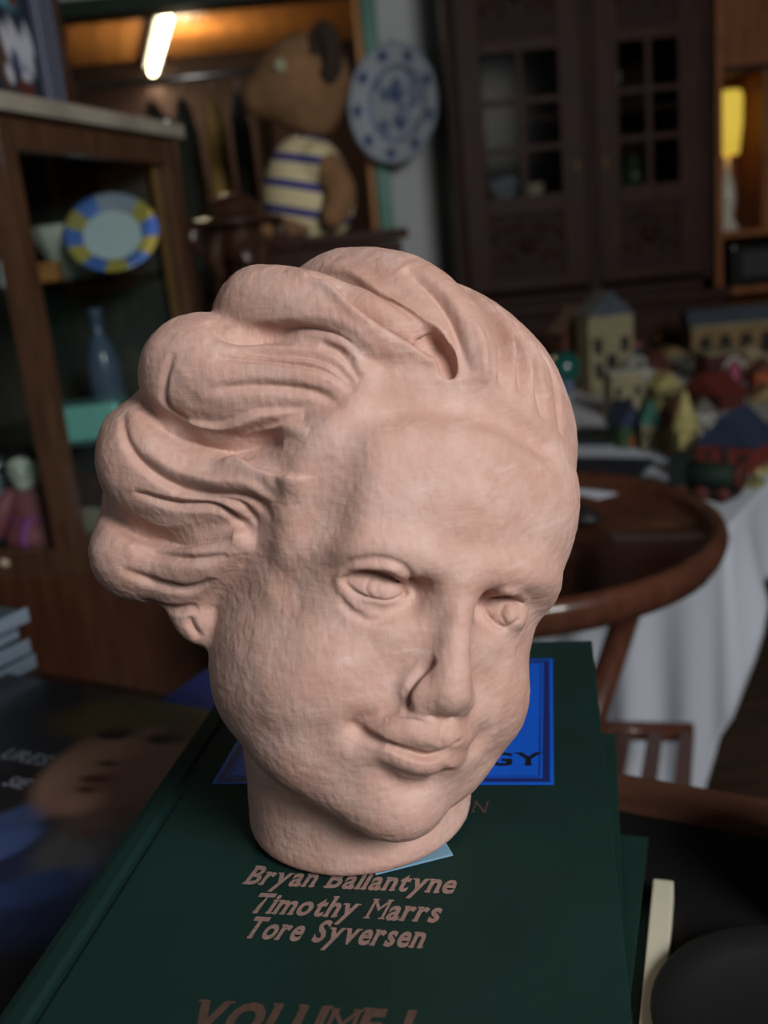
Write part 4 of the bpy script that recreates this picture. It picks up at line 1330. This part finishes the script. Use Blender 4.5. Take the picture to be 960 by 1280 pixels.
    lathe('ring', [(.040, 0), (.047, .006), (.047, .014), (.040, .018), (.034, .012), (.034, .004)], white, t, 22)
    organic('figure', [('e', (0, 0, 38), (24, 22, 34), 6), ('e', (0, 0, 80), (17, 17, 18), 6)], pinkm, t, 3)
    tube('hoop', [(-.042 * math.cos(a), 0, .012 + .095 * math.sin(a)) for a in np.linspace(0, math.pi, 15)], .006, white, t, 8)
    # locomotive
    t = toy(882, 622, 'toy_locomotive', 'dark green toy locomotive with a maroon front near the table corner', 'toy train', math.radians(-38))
    M = Matrix.Rotation(math.pi / 2, 4, 'Y')
    box('chassis', (0, 0, .014), (.12, .046, .012), P('dark', (.03, .025, .02)), t, 0, .002)
    lathe('boiler', [(0, -.045), (.024, -.045), (.024, .05), (0, .05)], P('deep_green', (.012, .028, .02)), t, 20, Matrix.Translation((.008, 0, .044)) @ M)
    lathe('front', [(0, .05), (.025, .05), (.025, .058), (.02, .062), (0, .063)], maroon, t, 20, Matrix.Translation((.008, 0, .044)) @ M)
    box('cab', (-.045, 0, .050), (.032, .048, .06), P('deep_green', (.012, .028, .02)), t, 0, .003)
    lathe('chimney', [(0, .06), (.007, .06), (.007, .085), (.010, .092), (0, .092)], P('dark', (.03, .025, .02)), t, 12, Matrix.Translation((.035, 0, 0)))
    for x in (-.04, 0, .04):
        for s in (-1, 1):
            lathe('wheel', [(0, -.004), (.014, -.004), (.014, .004), (0, .004)], maroon, t, 14, Matrix.Translation((x, s * .026, .0142)) @ Matrix.Rotation(math.pi / 2, 4, 'X'))
    t = toy(853, 592, 'toy_wagon', 'small brown toy wagon behind the locomotive', 'toy train', math.radians(-38))
    box('body', (0, 0, .030), (.042, .034, .030), maroon, t, 0, .002)
    for x in (-.014, .014):
        for s in (-1, 1):
            lathe('wheel', [(0, -.003), (.010, -.003), (.010, .003), (0, .003)], P('dark', (.03, .025, .02)), t, 12, Matrix.Translation((x, s * .018, .0102)) @ Matrix.Rotation(math.pi / 2, 4, 'X'))
    # blue-black slates
    for (px, py, s, lab) in ((742, 548, (.12, .16), 'black slate lying beside the green glass ball foot'), (757, 588, (.17, .15), 'black slate at the near edge of the white table')):
        o = box('slate_tile', (0, 0, .006), (*s, .010), mat('slate_black', (.02, .022, .03), .45), None, 0, .002)
        p = at_z(px, py, TOY_Z)
        o.location = (p.x, p.y, TOY_Z - .0003); o.rotation_euler = (0, 0, -.5)
        tag(o, lab, 'slate')
    # flat jigsaw pieces
    for (px, py, c, lab) in ((938, 606, olive, 'olive wooden puzzle piece at the right table edge'), (953, 590, yellow, 'yellow wooden puzzle piece at the right table edge')):
        p = at_z(px, py, TOY_Z)
        o = prism('puzzle_piece', [(-.02, -.02), (-.005, -.02), (-.006, -.028), (.006, -.028), (.005, -.02), (.02, -.02), (.02, .02), (.006, .02), (.007, .012), (-.007, .012), (-.006, .02), (-.02, .02)], 'z', 0, .012, c)
        o.location = (p.x, p.y, TOY_Z)
        tag(o, lab, 'puzzle piece')


# ------------------------------------------------------------------ right of the wardrobe
def build_right_corner():
    ow = wood('orange_oak', (.30, .11, .04), .4, .4)
    t = thing('open_bookcase', 'orange brown open bookcase at the right of the wardrobe', 'bookcase', (0, 0, 0))
    x0, x1, y0, y1 = 1.40, 2.15, 4.0, 4.32
    boxes('side_board', [((x0, y0, 0), (x0 + .025, y1, 2.1))], ow, t)
    boxes('side_board', [((x1 - .025, y0, 0), (x1, y1, 2.1))], ow, t)
    boxes('back_board', [((x0 + .025, y1 - .015, 0), (x1 - .025, y1, 2.1))], ow, t)
    for z in (.05, .84, 1.06, 1.66, 2.075):
        boxes('shelf', [((x0 + .025, y0 + .01, z - .025), (x1 - .025, y1 - .015, z))], DARKW if z == 1.66 else ow, t)
    boxes('divider', [((1.585, y0 + .01, 1.06), (1.61, y1 - .015, 1.635))], ow, t)
    l = thing('table_lamp', 'small lamp with a bright yellow shade in the bookcase', 'lamp', (1.49, 4.13, 1.06))
    lathe('base', [(0, 0), (.045, 0), (.047, .01), (.03, .03), (.022, .06), (.034, .11), (.03, .17), (.012, .22), (.01, .29), (0, .29)], mat('cream_glaze', (.6, .55, .45), .25), l, 24)
    lathe('shade', [(.045, .29), (.058, .40), (.06, .50), (.052, .525), (.050, .525), (.058, .50), (.056, .40), (.043, .29)], mat('yellow_shade', (.75, .58, .08), .7, emit=(.9, .62, .08), estr=.55), l, 24)
    b = thing('black_radio', 'black radio on the low shelf at the right edge', 'radio', (1.66, 4.14, .84))
    box('case', (0, 0, .08), (.36, .2, .16), mat('black_plastic', (.01, .01, .01), .2), b, 0, .008)
    box('grille', (-.06, -.102, .085), (.17, .006, .10), mat('dark_mesh', (.02, .02, .02), .6), b, 0, .002)
    lathe('knob', [(0, 0), (.014, 0), (.014, .012), (0, .014)], mat('steel', (.4, .4, .4), .3, 1), b, 14, Matrix.Translation((.10, -.10, .11)) @ Matrix.Rotation(math.pi / 2, 4, 'X'))
# ------------------------------------------------------------------ the table in front, books and papers
DESK_RZ = math.radians(-29.8)
DESK_O = Vector((0, .670, 0))
DESK_Z = BOOK_Z - .135


def desk(x, y, z=0.0):
    return DESK_O + Matrix.Rotation(DESK_RZ, 3, 'Z') @ Vector((x, y, z))


def build_desk():
    t = thing('writing_table', 'dark wooden writing table with a black leather top', 'table', DESK_O, DESK_RZ)
    x0, x1, y0, y1, b = -.78, .66, -.82, 0, .043
    z = DESK_Z
    m = wood('desk_wood', (.085, .036, .022), .5, .42, (1, 7, 1), 7)
    box('edge_board', ((x0 + x1) / 2, y1 - b / 2, z - .012), (x1 - x0, b, .024), m, t, 0, .003)
    box('edge_board', ((x0 + x1) / 2, y0 + b / 2, z - .012), (x1 - x0, b, .024), m, t, 0, .003)
    box('edge_board', (x0 + b / 2, (y0 + y1) / 2, z - .012), (b, y1 - y0 - 2 * b, .024), m, t, 0, .003)
    box('edge_board', (x1 - b / 2, (y0 + y1) / 2, z - .012), (b, y1 - y0 - 2 * b, .024), m, t, 0, .003)
    box('leather_top', ((x0 + x1) / 2, (y0 + y1) / 2, z - .0125), (x1 - x0 - 2 * b + .002, y1 - y0 - 2 * b + .002, .023), mat('black_leather', (.006, .0055, .006), .6, spec=.15, bump=.2, bscale=200), t, 0, 0)
    box('apron', ((x0 + x1) / 2, y1 - .05, z - .07), (x1 - x0 - .12, .02, .09), m, t, 0, .002)
    box('apron', ((x0 + x1) / 2, y0 + .05, z - .07), (x1 - x0 - .12, .02, .09), m, t, 0, .002)
    for x in (x0 + .06, x1 - .06):
        for y in (y0 + .06, y1 - .06):
            bm = bmesh.new()
            bm_lathe(bm, [(0, 0), (.018, 0), (.022, .02), (.017, .06), (.026, .45), (.03, .55), (.024, .57), (.03, .60), (.03, z - .024), (0, z - .024)], 18, Matrix.Translation((x, y, 0)))
            from_bm('leg', bm, m, t, True)


def cloth_cover_mat():
    m = mat('green_book_cloth', (.006, .027, .022), .62, 0, .22, .3, 14)
    nt = m.node_tree
    b = nt.nodes['Principled BSDF']
    tc = nt.nodes.new('ShaderNodeTexCoord')
    outs = []
    for sc in ((2600, 120, 120), (120, 2600, 120)):
        mp = nt.nodes.new('ShaderNodeMapping'); mp.inputs['Scale'].default_value = sc
        mp.inputs['Rotation'].default_value = (0, 0, .5)
        n = nt.nodes.new('ShaderNodeTexNoise'); n.inputs['Scale'].default_value = 1.0; n.inputs['Detail'].default_value = 1
        nt.links.new(tc.outputs['Object'], mp.inputs['Vector']); nt.links.new(mp.outputs['Vector'], n.inputs['Vector'])
        outs.append(n)
    ad = nt.nodes.new('ShaderNodeMath'); ad.operation = 'ADD'
    nt.links.new(outs[0].outputs['Fac'], ad.inputs[0]); nt.links.new(outs[1].outputs['Fac'], ad.inputs[1])
    bp = nt.nodes.new('ShaderNodeBump'); bp.inputs['Strength'].default_value = .35; bp.inputs['Distance'].default_value = .0006
    nt.links.new(ad.outputs[0], bp.inputs['Height']); nt.links.new(bp.outputs['Normal'], b.inputs['Normal'])
    return m


BOOK_W, BOOK_H, BOOK_T = .195, .305, .0447


def green_book(corner, ang, zb, label):
    """corner = far right corner of the cover; local x to the right, y away, spine on the left"""
    t = thing('green_book', label, 'book', (corner[0], corner[1], zb), math.radians(ang), 'stacked green volumes')
    g = cloth_cover_mat()
    W, H, T = BOOK_W, BOOK_H, BOOK_T
    c = .0032
    # front cover with its joint groove along the spine
    bm = bmesh.new()
    prof = [(-W, T - .0015), (-W + .004, T - .0002), (-W + .0095, T), (-W + .0115, T - .0012), (-W + .0135, T - .0012), (-W + .0155, T), (0, T), (0, T - c), (-W + .006, T - c), (-W, T - c)]
    A = [bm.verts.new((x, 0, z)) for x, z in prof]; Bv = [bm.verts.new((x, -H, z)) for x, z in prof]
    bm.faces.new(A); bm.faces.new(Bv[::-1])
    for i in range(len(prof)):
        j = (i + 1) % len(prof)
        bm.faces.new((A[i], Bv[i], Bv[j], A[j]))
    from_bm('front_cover', bm, g, t, bevel=.0006, segs=2)
    box('back_cover', (-W / 2, -H / 2, c / 2), (W, H, c), g, t, 0, .0008)
    prism('spine', [(-W + .001, c), (-W - .003, T * .25), (-W - .0045, T * .5), (-W - .003, T * .75), (-W + .001, T - c), (-W + .004, T - c), (-W + .002, T * .5), (-W + .004, c)], 'y', -H, 0, g, t)
    box('page_block', (-W / 2 - .001, -H / 2, T / 2), (W - .010, H - .008, T - 2 * c - .0002), mat('page_edges', (.55, .50, .40), .8, var=.25, scale=1, bump=.5, bscale=10, stretch=(1, 1, 900)), t, 0, 0)
    return t


def build_books():
    foil = mat('copper_foil', (.42, .27, .235), .48, .35, var=.3, scale=900)
    foil2 = mat('dark_copper_foil', (.13, .075, .06), .5, .35, var=.35, scale=900)
    z3 = DESK_Z
    third = green_book((.121, .451), -19.5, z3, 'lowest green hardback volume in the stack under the head')
    second = green_book((.113, .481), -13.0, z3 + .045, 'middle green hardback volume in the stack under the head')
    t = green_book((.107, .504), -10.5, z3 + .09, 'top green hardback volume with copper lettering under the clay head')
    T = BOOK_T
    # blue label
    blue = mat('blue_label', (.004, .10, .62), .42, var=.12, scale=60)
    nav = mat('navy_line', (.008, .018, .13), .45)
    lx0, lx1, ly0, ly1 = -.1695, -.0215, -.1475, -.0235
    lab = box('label', ((lx0 + lx1) / 2, (ly0 + ly1) / 2, T + .00015), (lx1 - lx0, ly1 - ly0, .0003), blue, t, 0, 0)
    lab['label'] = 'blue title label with navy border'
    def frame(i, w, m, zz):
        bm = bmesh.new()
        a, b, c, d = lx0 + i, lx1 - i, ly0 + i, ly1 - i
        for (cx, cy, sx, sy) in (((a + b) / 2, c + w / 2, b - a, w), ((a + b) / 2, d - w / 2, b - a, w), (a + w / 2, (c + d) / 2, w, d - c - 2 * w), (b - w / 2, (c + d) / 2, w, d - c - 2 * w)):
            bm_box(bm, (cx, cy, T + zz), (sx, sy, .00012))
        return from_bm('border_line', bm, m, lab)
    frame(.0016, .0030, nav, .00034)
    frame(.0058, .0005, nav, .00034)
    lettering('lettering', 'GY', Matrix.Translation((-.0500, -.1325, T + .0003)), .0150, mat('black_ink', (.004, .004, .008), .5), lab, 1.05, .03, 0.0, thick=.0001)
    def line(text, x, y, length, size, m, ang=-2.2, **k):
        o, W = lettering('lettering', text, Matrix.Identity(4), size, m, t, thick=.00012, **k)
        o.data.transform(Matrix.Translation((x, y, T + .00002)) @ Matrix.Rotation(math.radians(ang), 4, 'Z') @ Matrix.Diagonal((length / W, 1, 1, 1)))
        return o
    line('Bryan Ballantyne', -.1345, -.2155, .0785, .0150, foil, bold=.030)
    line('Timothy Marrs', -.1285, -.2312, .0685, .0150, foil, bold=.030)
    line('Tore Syversen', -.1265, -.2440, .0625, .0150, foil, bold=.030)
    line('VOLUME 1', -.1325, -.2860, .0690, .0180, foil2, ang=-.5, bold=.05, shear=.18)
    line('N', -.0540, -.1682, .0062, .0118, foil2, bold=.02, shear=.1)
    # cream booklet under the stack
    cb = thing('cream_booklet', 'thin cream paper booklet lying along the lowest green book', 'booklet', (.1045, .385, DESK_Z - .001), math.radians(-19.5))
    # pale blue card under the neck
    o = box('blue_card', (0, 0, .0005), (.030, .026, .0008), mat('pale_blue_card', (.16, .30, .42), .6), None, 0, .0003)
    p = at_z(520, 1068, BOOK_Z)
    o.location = (p.x - .004, p.y + .006, BOOK_Z - .0002); o.rotation_euler = (0, 0, math.radians(14))
    tag(o, 'pale blue card corner sticking out under the clay neck', 'card')
    return cb


def build_desk_things():
    cb = build_books()
    pm = mat('cream_paper', (.50, .46, .36), .7)
    # portrait book
    W, H, T = .33, .32, .020
    c = desk(-.371, -.046, DESK_Z)
    t = thing('portrait_book', 'dark glossy book with a blond portrait printed on its cover', 'book', c, DESK_RZ)
    box('page_block', (W / 2, -H / 2 , T / 2), (W - .006, H - .006, T - .004), pm, t, 0, 0)
    box('back_cover', (W / 2, -H / 2, .001), (W, H, .002), mat('dark_card', (.03, .035, .05), .5), t, 0, 0)
    box('front_cover', (W / 2, -H / 2, T - .001), (W, H, .002), mat('dark_card', (.03, .035, .05), .5), t, 0, .0004)
    k = .27 / W

    def art(u, v):
        u = u / k
        C = np.zeros(u.shape + (3,)); C[:] = (.012, .012, .014)
        w = 1 - smst(.9, 1.15, np.hypot((u - .30) / .5, (v - .95) / .35))
        C = blend(C, (.020, .022, .030), w)
        # shoulder, jacket, shirt
        C = blend(C, (.014, .020, .05), blob(u, v, 1.02, .33, .20, .16, .25, .5))
        C = blend(C, (.060, .060, .062), blob(u, v, .98, .46, .10, .12, .4, .7))
        C = blend(C, (.03, .05, .13), blob(u, v, .74, .46, .06, .10, .3, -.3))
        C = blend(C, (.04, .065, .16), blob(u, v, .80, .40, .05, .08, .3, -.4))
        C = blend(C, (.02, .035, .10), blob(u, v, 1.0, .33, .05, .12, .4, -.9))
        C = blend(C, (.05, .022, .016), blob(u, v, .93, .60, .10, .12, .4))
        # hair behind the face
        C = blend(C, (.085, .062, .025), blob(u, v, .70, .93, .30, .13, .25, .30))
        C = blend(C, (.06, .042, .016), blob(u, v, .98, .86, .10, .16, .3))
        # face
        C = blend(C, (0.232, 0.120, 0.087), blob(u, v, .77, .73, .165, .215, .16, .25))
        C = blend(C, (0.150, 0.075, 0.054), blob(u, v, .90, .70, .09, .17, .5, .2))
        C = blend(C, (0.300, 0.173, 0.123), blob(u, v, .70, .69, .06, .09, .7, .2))
        C = blend(C, (0.285, 0.158, 0.112), blob(u, v, .84, .58, .05, .04, .7))
        # fringe over the forehead
        C = blend(C, (.100, .075, .030), blob(u, v, .66, .90, .17, .065, .25, .45))
        C = blend(C, (.075, .052, .020), blob(u, v, .86, .93, .13, .07, .3, -.15))
        hn = np.sin(u * 130 + v * 60) * .5 + .5
        C *= (1 - .25 * hn * blob(u, v, .74, .92, .3, .1, .3))[..., None]
        # brows, eyes
        for (a, b) in ((.665, .815), (.825, .838)):
            C = blend(C, (.035, .018, .013), blob(u, v, a, b + .012, .062, .026, .5, .22))
            C = blend(C, (.012, .008, .007), blob(u, v, a, b, .036, .014, .4, .22))
        # nose, mouth
        C = blend(C, (.24, .14, .10), blob(u, v, .748, .760, .012, .055, .7, .30))
        C = blend(C, (.06, .028, .02), blob(u, v, .768, .715, .034, .010, .6, .2))
        C = blend(C, (.11, .035, .030), blob(u, v, .795, .655, .044, .017, .4, .22))
        C = blend(C, (.05, .016, .013), blob(u, v, .797, .655, .044, .005, .6, .22))
        C = blend(C, (.06, .03, .022), blob(u, v, .81, .615, .03, .012, .7, .2))
        return C * 1.6
    printed('cover_print', 200, 200, art, Matrix.Translation((0, -H, T + .0001)), W, H, .28, t, .25)
    grey = mat('grey_print', (.30, .32, .38), .4)
    for txt, xe, y, s in (('URES', .163, -.1125, .0185), ('SIE', .1740, -.1400, .0165)):
        o, Wt = lettering('lettering', txt, Matrix.Identity(4), s, grey, t, 1.0, .02, .15, serif=True, thick=.0001)
        o.data.transform(Matrix.Translation((xe - Wt, y, T + .0002)) @ Matrix.Rotation(math.radians(3), 4, 'Z'))
    # cream booklet parts
    box('cover', (0, -.02, .006), (.0105, .20, .012), pm, cb, 0, .001)
    # disc cases
    for i in range(4):
        lab = ['lowest disc case of the small pile at the left edge', 'second disc case from the bottom of the pile at the left', 'disc case just under the top of the pile at the left', 'top disc case of the pile at the left edge'][i]
        c = desk(-.472 + (.004, -.002, -.006, .002)[i], -.058 + (0, .003, -.006, .004)[i], DESK_Z + i * .0150)
        d = thing('disc_case', lab, 'disc case', c, DESK_RZ + (.02, -.03, .05, .0)[i], 'pile of disc cases')
        box('tray', (0, 0, .004), (.148, .126, .008), mat('case_black', (.02, .022, .025), .3), d, 0, .001)
        box('cover_sheet', (0, 0, .0096), (.146, .124, .003), mat('case_print_%d' % (i % 2), ((.06, .065, .07), (.10, .15, .17))[i % 2], .3), d, 0, .0008)
        box('clear_edge', (.0735, 0, .0068), (.003, .126, .0134), mat('case_edge', (.34, .44, .56), .25), d, 0, .0008)
        box('clear_edge', (0, -.0625, .0068), (.146, .003, .0134), mat('case_edge', (.34, .44, .56), .25), d, 0, .0008)
    # blue folder at the far edge
    f = thing('blue_folder', 'royal blue card folder at the far edge of the table', 'folder', desk(-.162, .0, DESK_Z), DESK_RZ)
    box('cover', (0, 0, .002), (.10, .07, .004), mat('royal_blue_card', (.015, .035, .20), .5), f, 0, .001)
    box('inner_sheets', (0, .001, .0055), (.096, .066, .003), pm, f, 0, 0)
    box('cover', (0, 0, .0085), (.10, .07, .003), mat('royal_blue_card', (.015, .035, .20), .5), f, 0, .001)
    # dark dish and black lens
    o = lathe('dark_dish', [(0, 0), (.030, 0), (.034, .002), (.052, .010), (.060, .016), (.062, .018), (.060, .019), (.050, .013), (.030, .005), (0, .004)], mat('dark_pewter', (.007, .007, .007), .6, 0, .2), None, 48)
    p = Vector((.157, .350, DESK_Z - .001)); o.location = p
    tag(o, 'dark pewter dish at the lower right on the black table top', 'dish')
    l = thing('black_canister', 'black ribbed canister standing at the right edge', 'canister', (.222, .432, DESK_Z - .001))
    lathe('body', [(0, 0), (.036, 0), (.037, .002), (.037, .055), (0, .055)], mat('black_plastic', (.01, .01, .01), .2), l, 32)
    lathe('lid', [(0, .055), (.035, .055), (.035, .066), (.030, .070), (.026, .067), (0, .067)], mat('black_rubber', (.012, .011, .016), .5), l, 32)
    for i in range(4):
        lathe('rib', [(.0372, .010 + i * .011), (.0385, .012 + i * .011), (.0385, .015 + i * .011), (.0372, .017 + i * .011)], mat('black_rubber', (.012, .011, .016), .5), l, 32)


def clay_mat():
    m = bpy.data.materials.new('terracotta')
    m.use_nodes = True
    nt = m.node_tree
    b = nt.nodes['Principled BSDF']
    L = nt.links.new
    tc = nt.nodes.new('ShaderNodeTexCoord')
    def noise(scale, detail=4, rough=.55, sc=(1, 1, 1), rot=(0, 0, 0)):
        mp = nt.nodes.new('ShaderNodeMapping'); mp.inputs['Scale'].default_value = sc; mp.inputs['Rotation'].default_value = rot
        n = nt.nodes.new('ShaderNodeTexNoise'); n.inputs['Scale'].default_value = scale; n.inputs['Detail'].default_value = detail; n.inputs['Roughness'].default_value = rough
        L(tc.outputs['Object'], mp.inputs['Vector']); L(mp.outputs['Vector'], n.inputs['Vector'])
        return n.outputs['Fac']
    def ramp(f, p0, c0, p1, c1):
        r = nt.nodes.new('ShaderNodeValToRGB')
        r.color_ramp.elements[0].position = p0; r.color_ramp.elements[0].color = c0
        r.color_ramp.elements[1].position = p1; r.color_ramp.elements[1].color = c1
        L(f, r.inputs['Fac'])
        return r.outputs['Color']
    def mix(f, a, c, mode='MIX'):
        x = nt.nodes.new('ShaderNodeMix'); x.data_type = 'RGBA'; x.blend_type = mode
        if isinstance(f, float): x.inputs['Factor'].default_value = f
        else: L(f, x.inputs['Factor'])
        for s, v in ((6, a), (7, c)):
            if isinstance(v, tuple): x.inputs[s].default_value = v
            else: L(v, x.inputs[s])
        return x.outputs[2]
    base = ramp(noise(22, 5), .30, (.46, .258, .203, 1), .70, (.53, .325, .272, 1))
    dusty = ramp(noise(60, 6, .65), .46, (0, 0, 0, 1), .70, (1, 1, 1, 1))
    c = mix(dusty, base, (.56, .370, .318, 1))
    orange = ramp(noise(13, 3), .56, (0, 0, 0, 1), .78, (.30, .30, .30, 1))
    c = mix(orange, c, (.42, .21, .145, 1))
    scuff = ramp(noise(45, 4, .6, (1, 1, 5), (.6, .4, 0)), .58, (0, 0, 0, 1), .74, (.5, .5, .5, 1))
    c = mix(scuff, c, (.60, .42, .37, 1))
    L(c, b.inputs['Base Color'])
    rr = ramp(noise(35, 3), .4, (.50, .50, .50, 1), .7, (.68, .68, .68, 1))
    L(rr, b.inputs['Roughness'])
    b.inputs['Specular IOR Level'].default_value = .35
    h1 = noise(420, 7, .75)
    h2 = noise(120, 3, .5, (1, 1, 4), (.7, .3, .2))
    h3 = noise(150, 3, .5, (3.5, 1, 1), (.2, .9, .5))
    ad = nt.nodes.new('ShaderNodeMath'); ad.operation = 'ADD'; L(h1, ad.inputs[0]); L(h2, ad.inputs[1])
    ad2 = nt.nodes.new('ShaderNodeMath'); ad2.operation = 'ADD'; L(ad.outputs[0], ad2.inputs[0]); L(h3, ad2.inputs[1])
    bp = nt.nodes.new('ShaderNodeBump'); bp.inputs['Strength'].default_value = .42; bp.inputs['Distance'].default_value = .0007
    L(ad2.outputs[0], bp.inputs['Height']); L(bp.outputs['Normal'], b.inputs['Normal'])
    return m


def build_head():
    V, Q = build_head_mesh()
    me = bpy.data.meshes.new('clay_head')
    org = np.array([-.03, .34, BOOK_Z])
    me.from_pydata((head_to_world(V) - org).tolist(), [], Q.tolist())
    o = put('clay_head', me, clay_mat(), None, True)
    o.location = org
    tag(o, 'pink terracotta portrait head with swept back wavy hair on the books', 'sculpture')
    return o


build_room()
build_wardrobe()
build_delft_plate()
build_bear()
build_bust()
build_cabinet()
build_tray_table()
build_toy_table()
build_toys()
build_right_corner()
build_desk()
build_head()
build_desk_things()
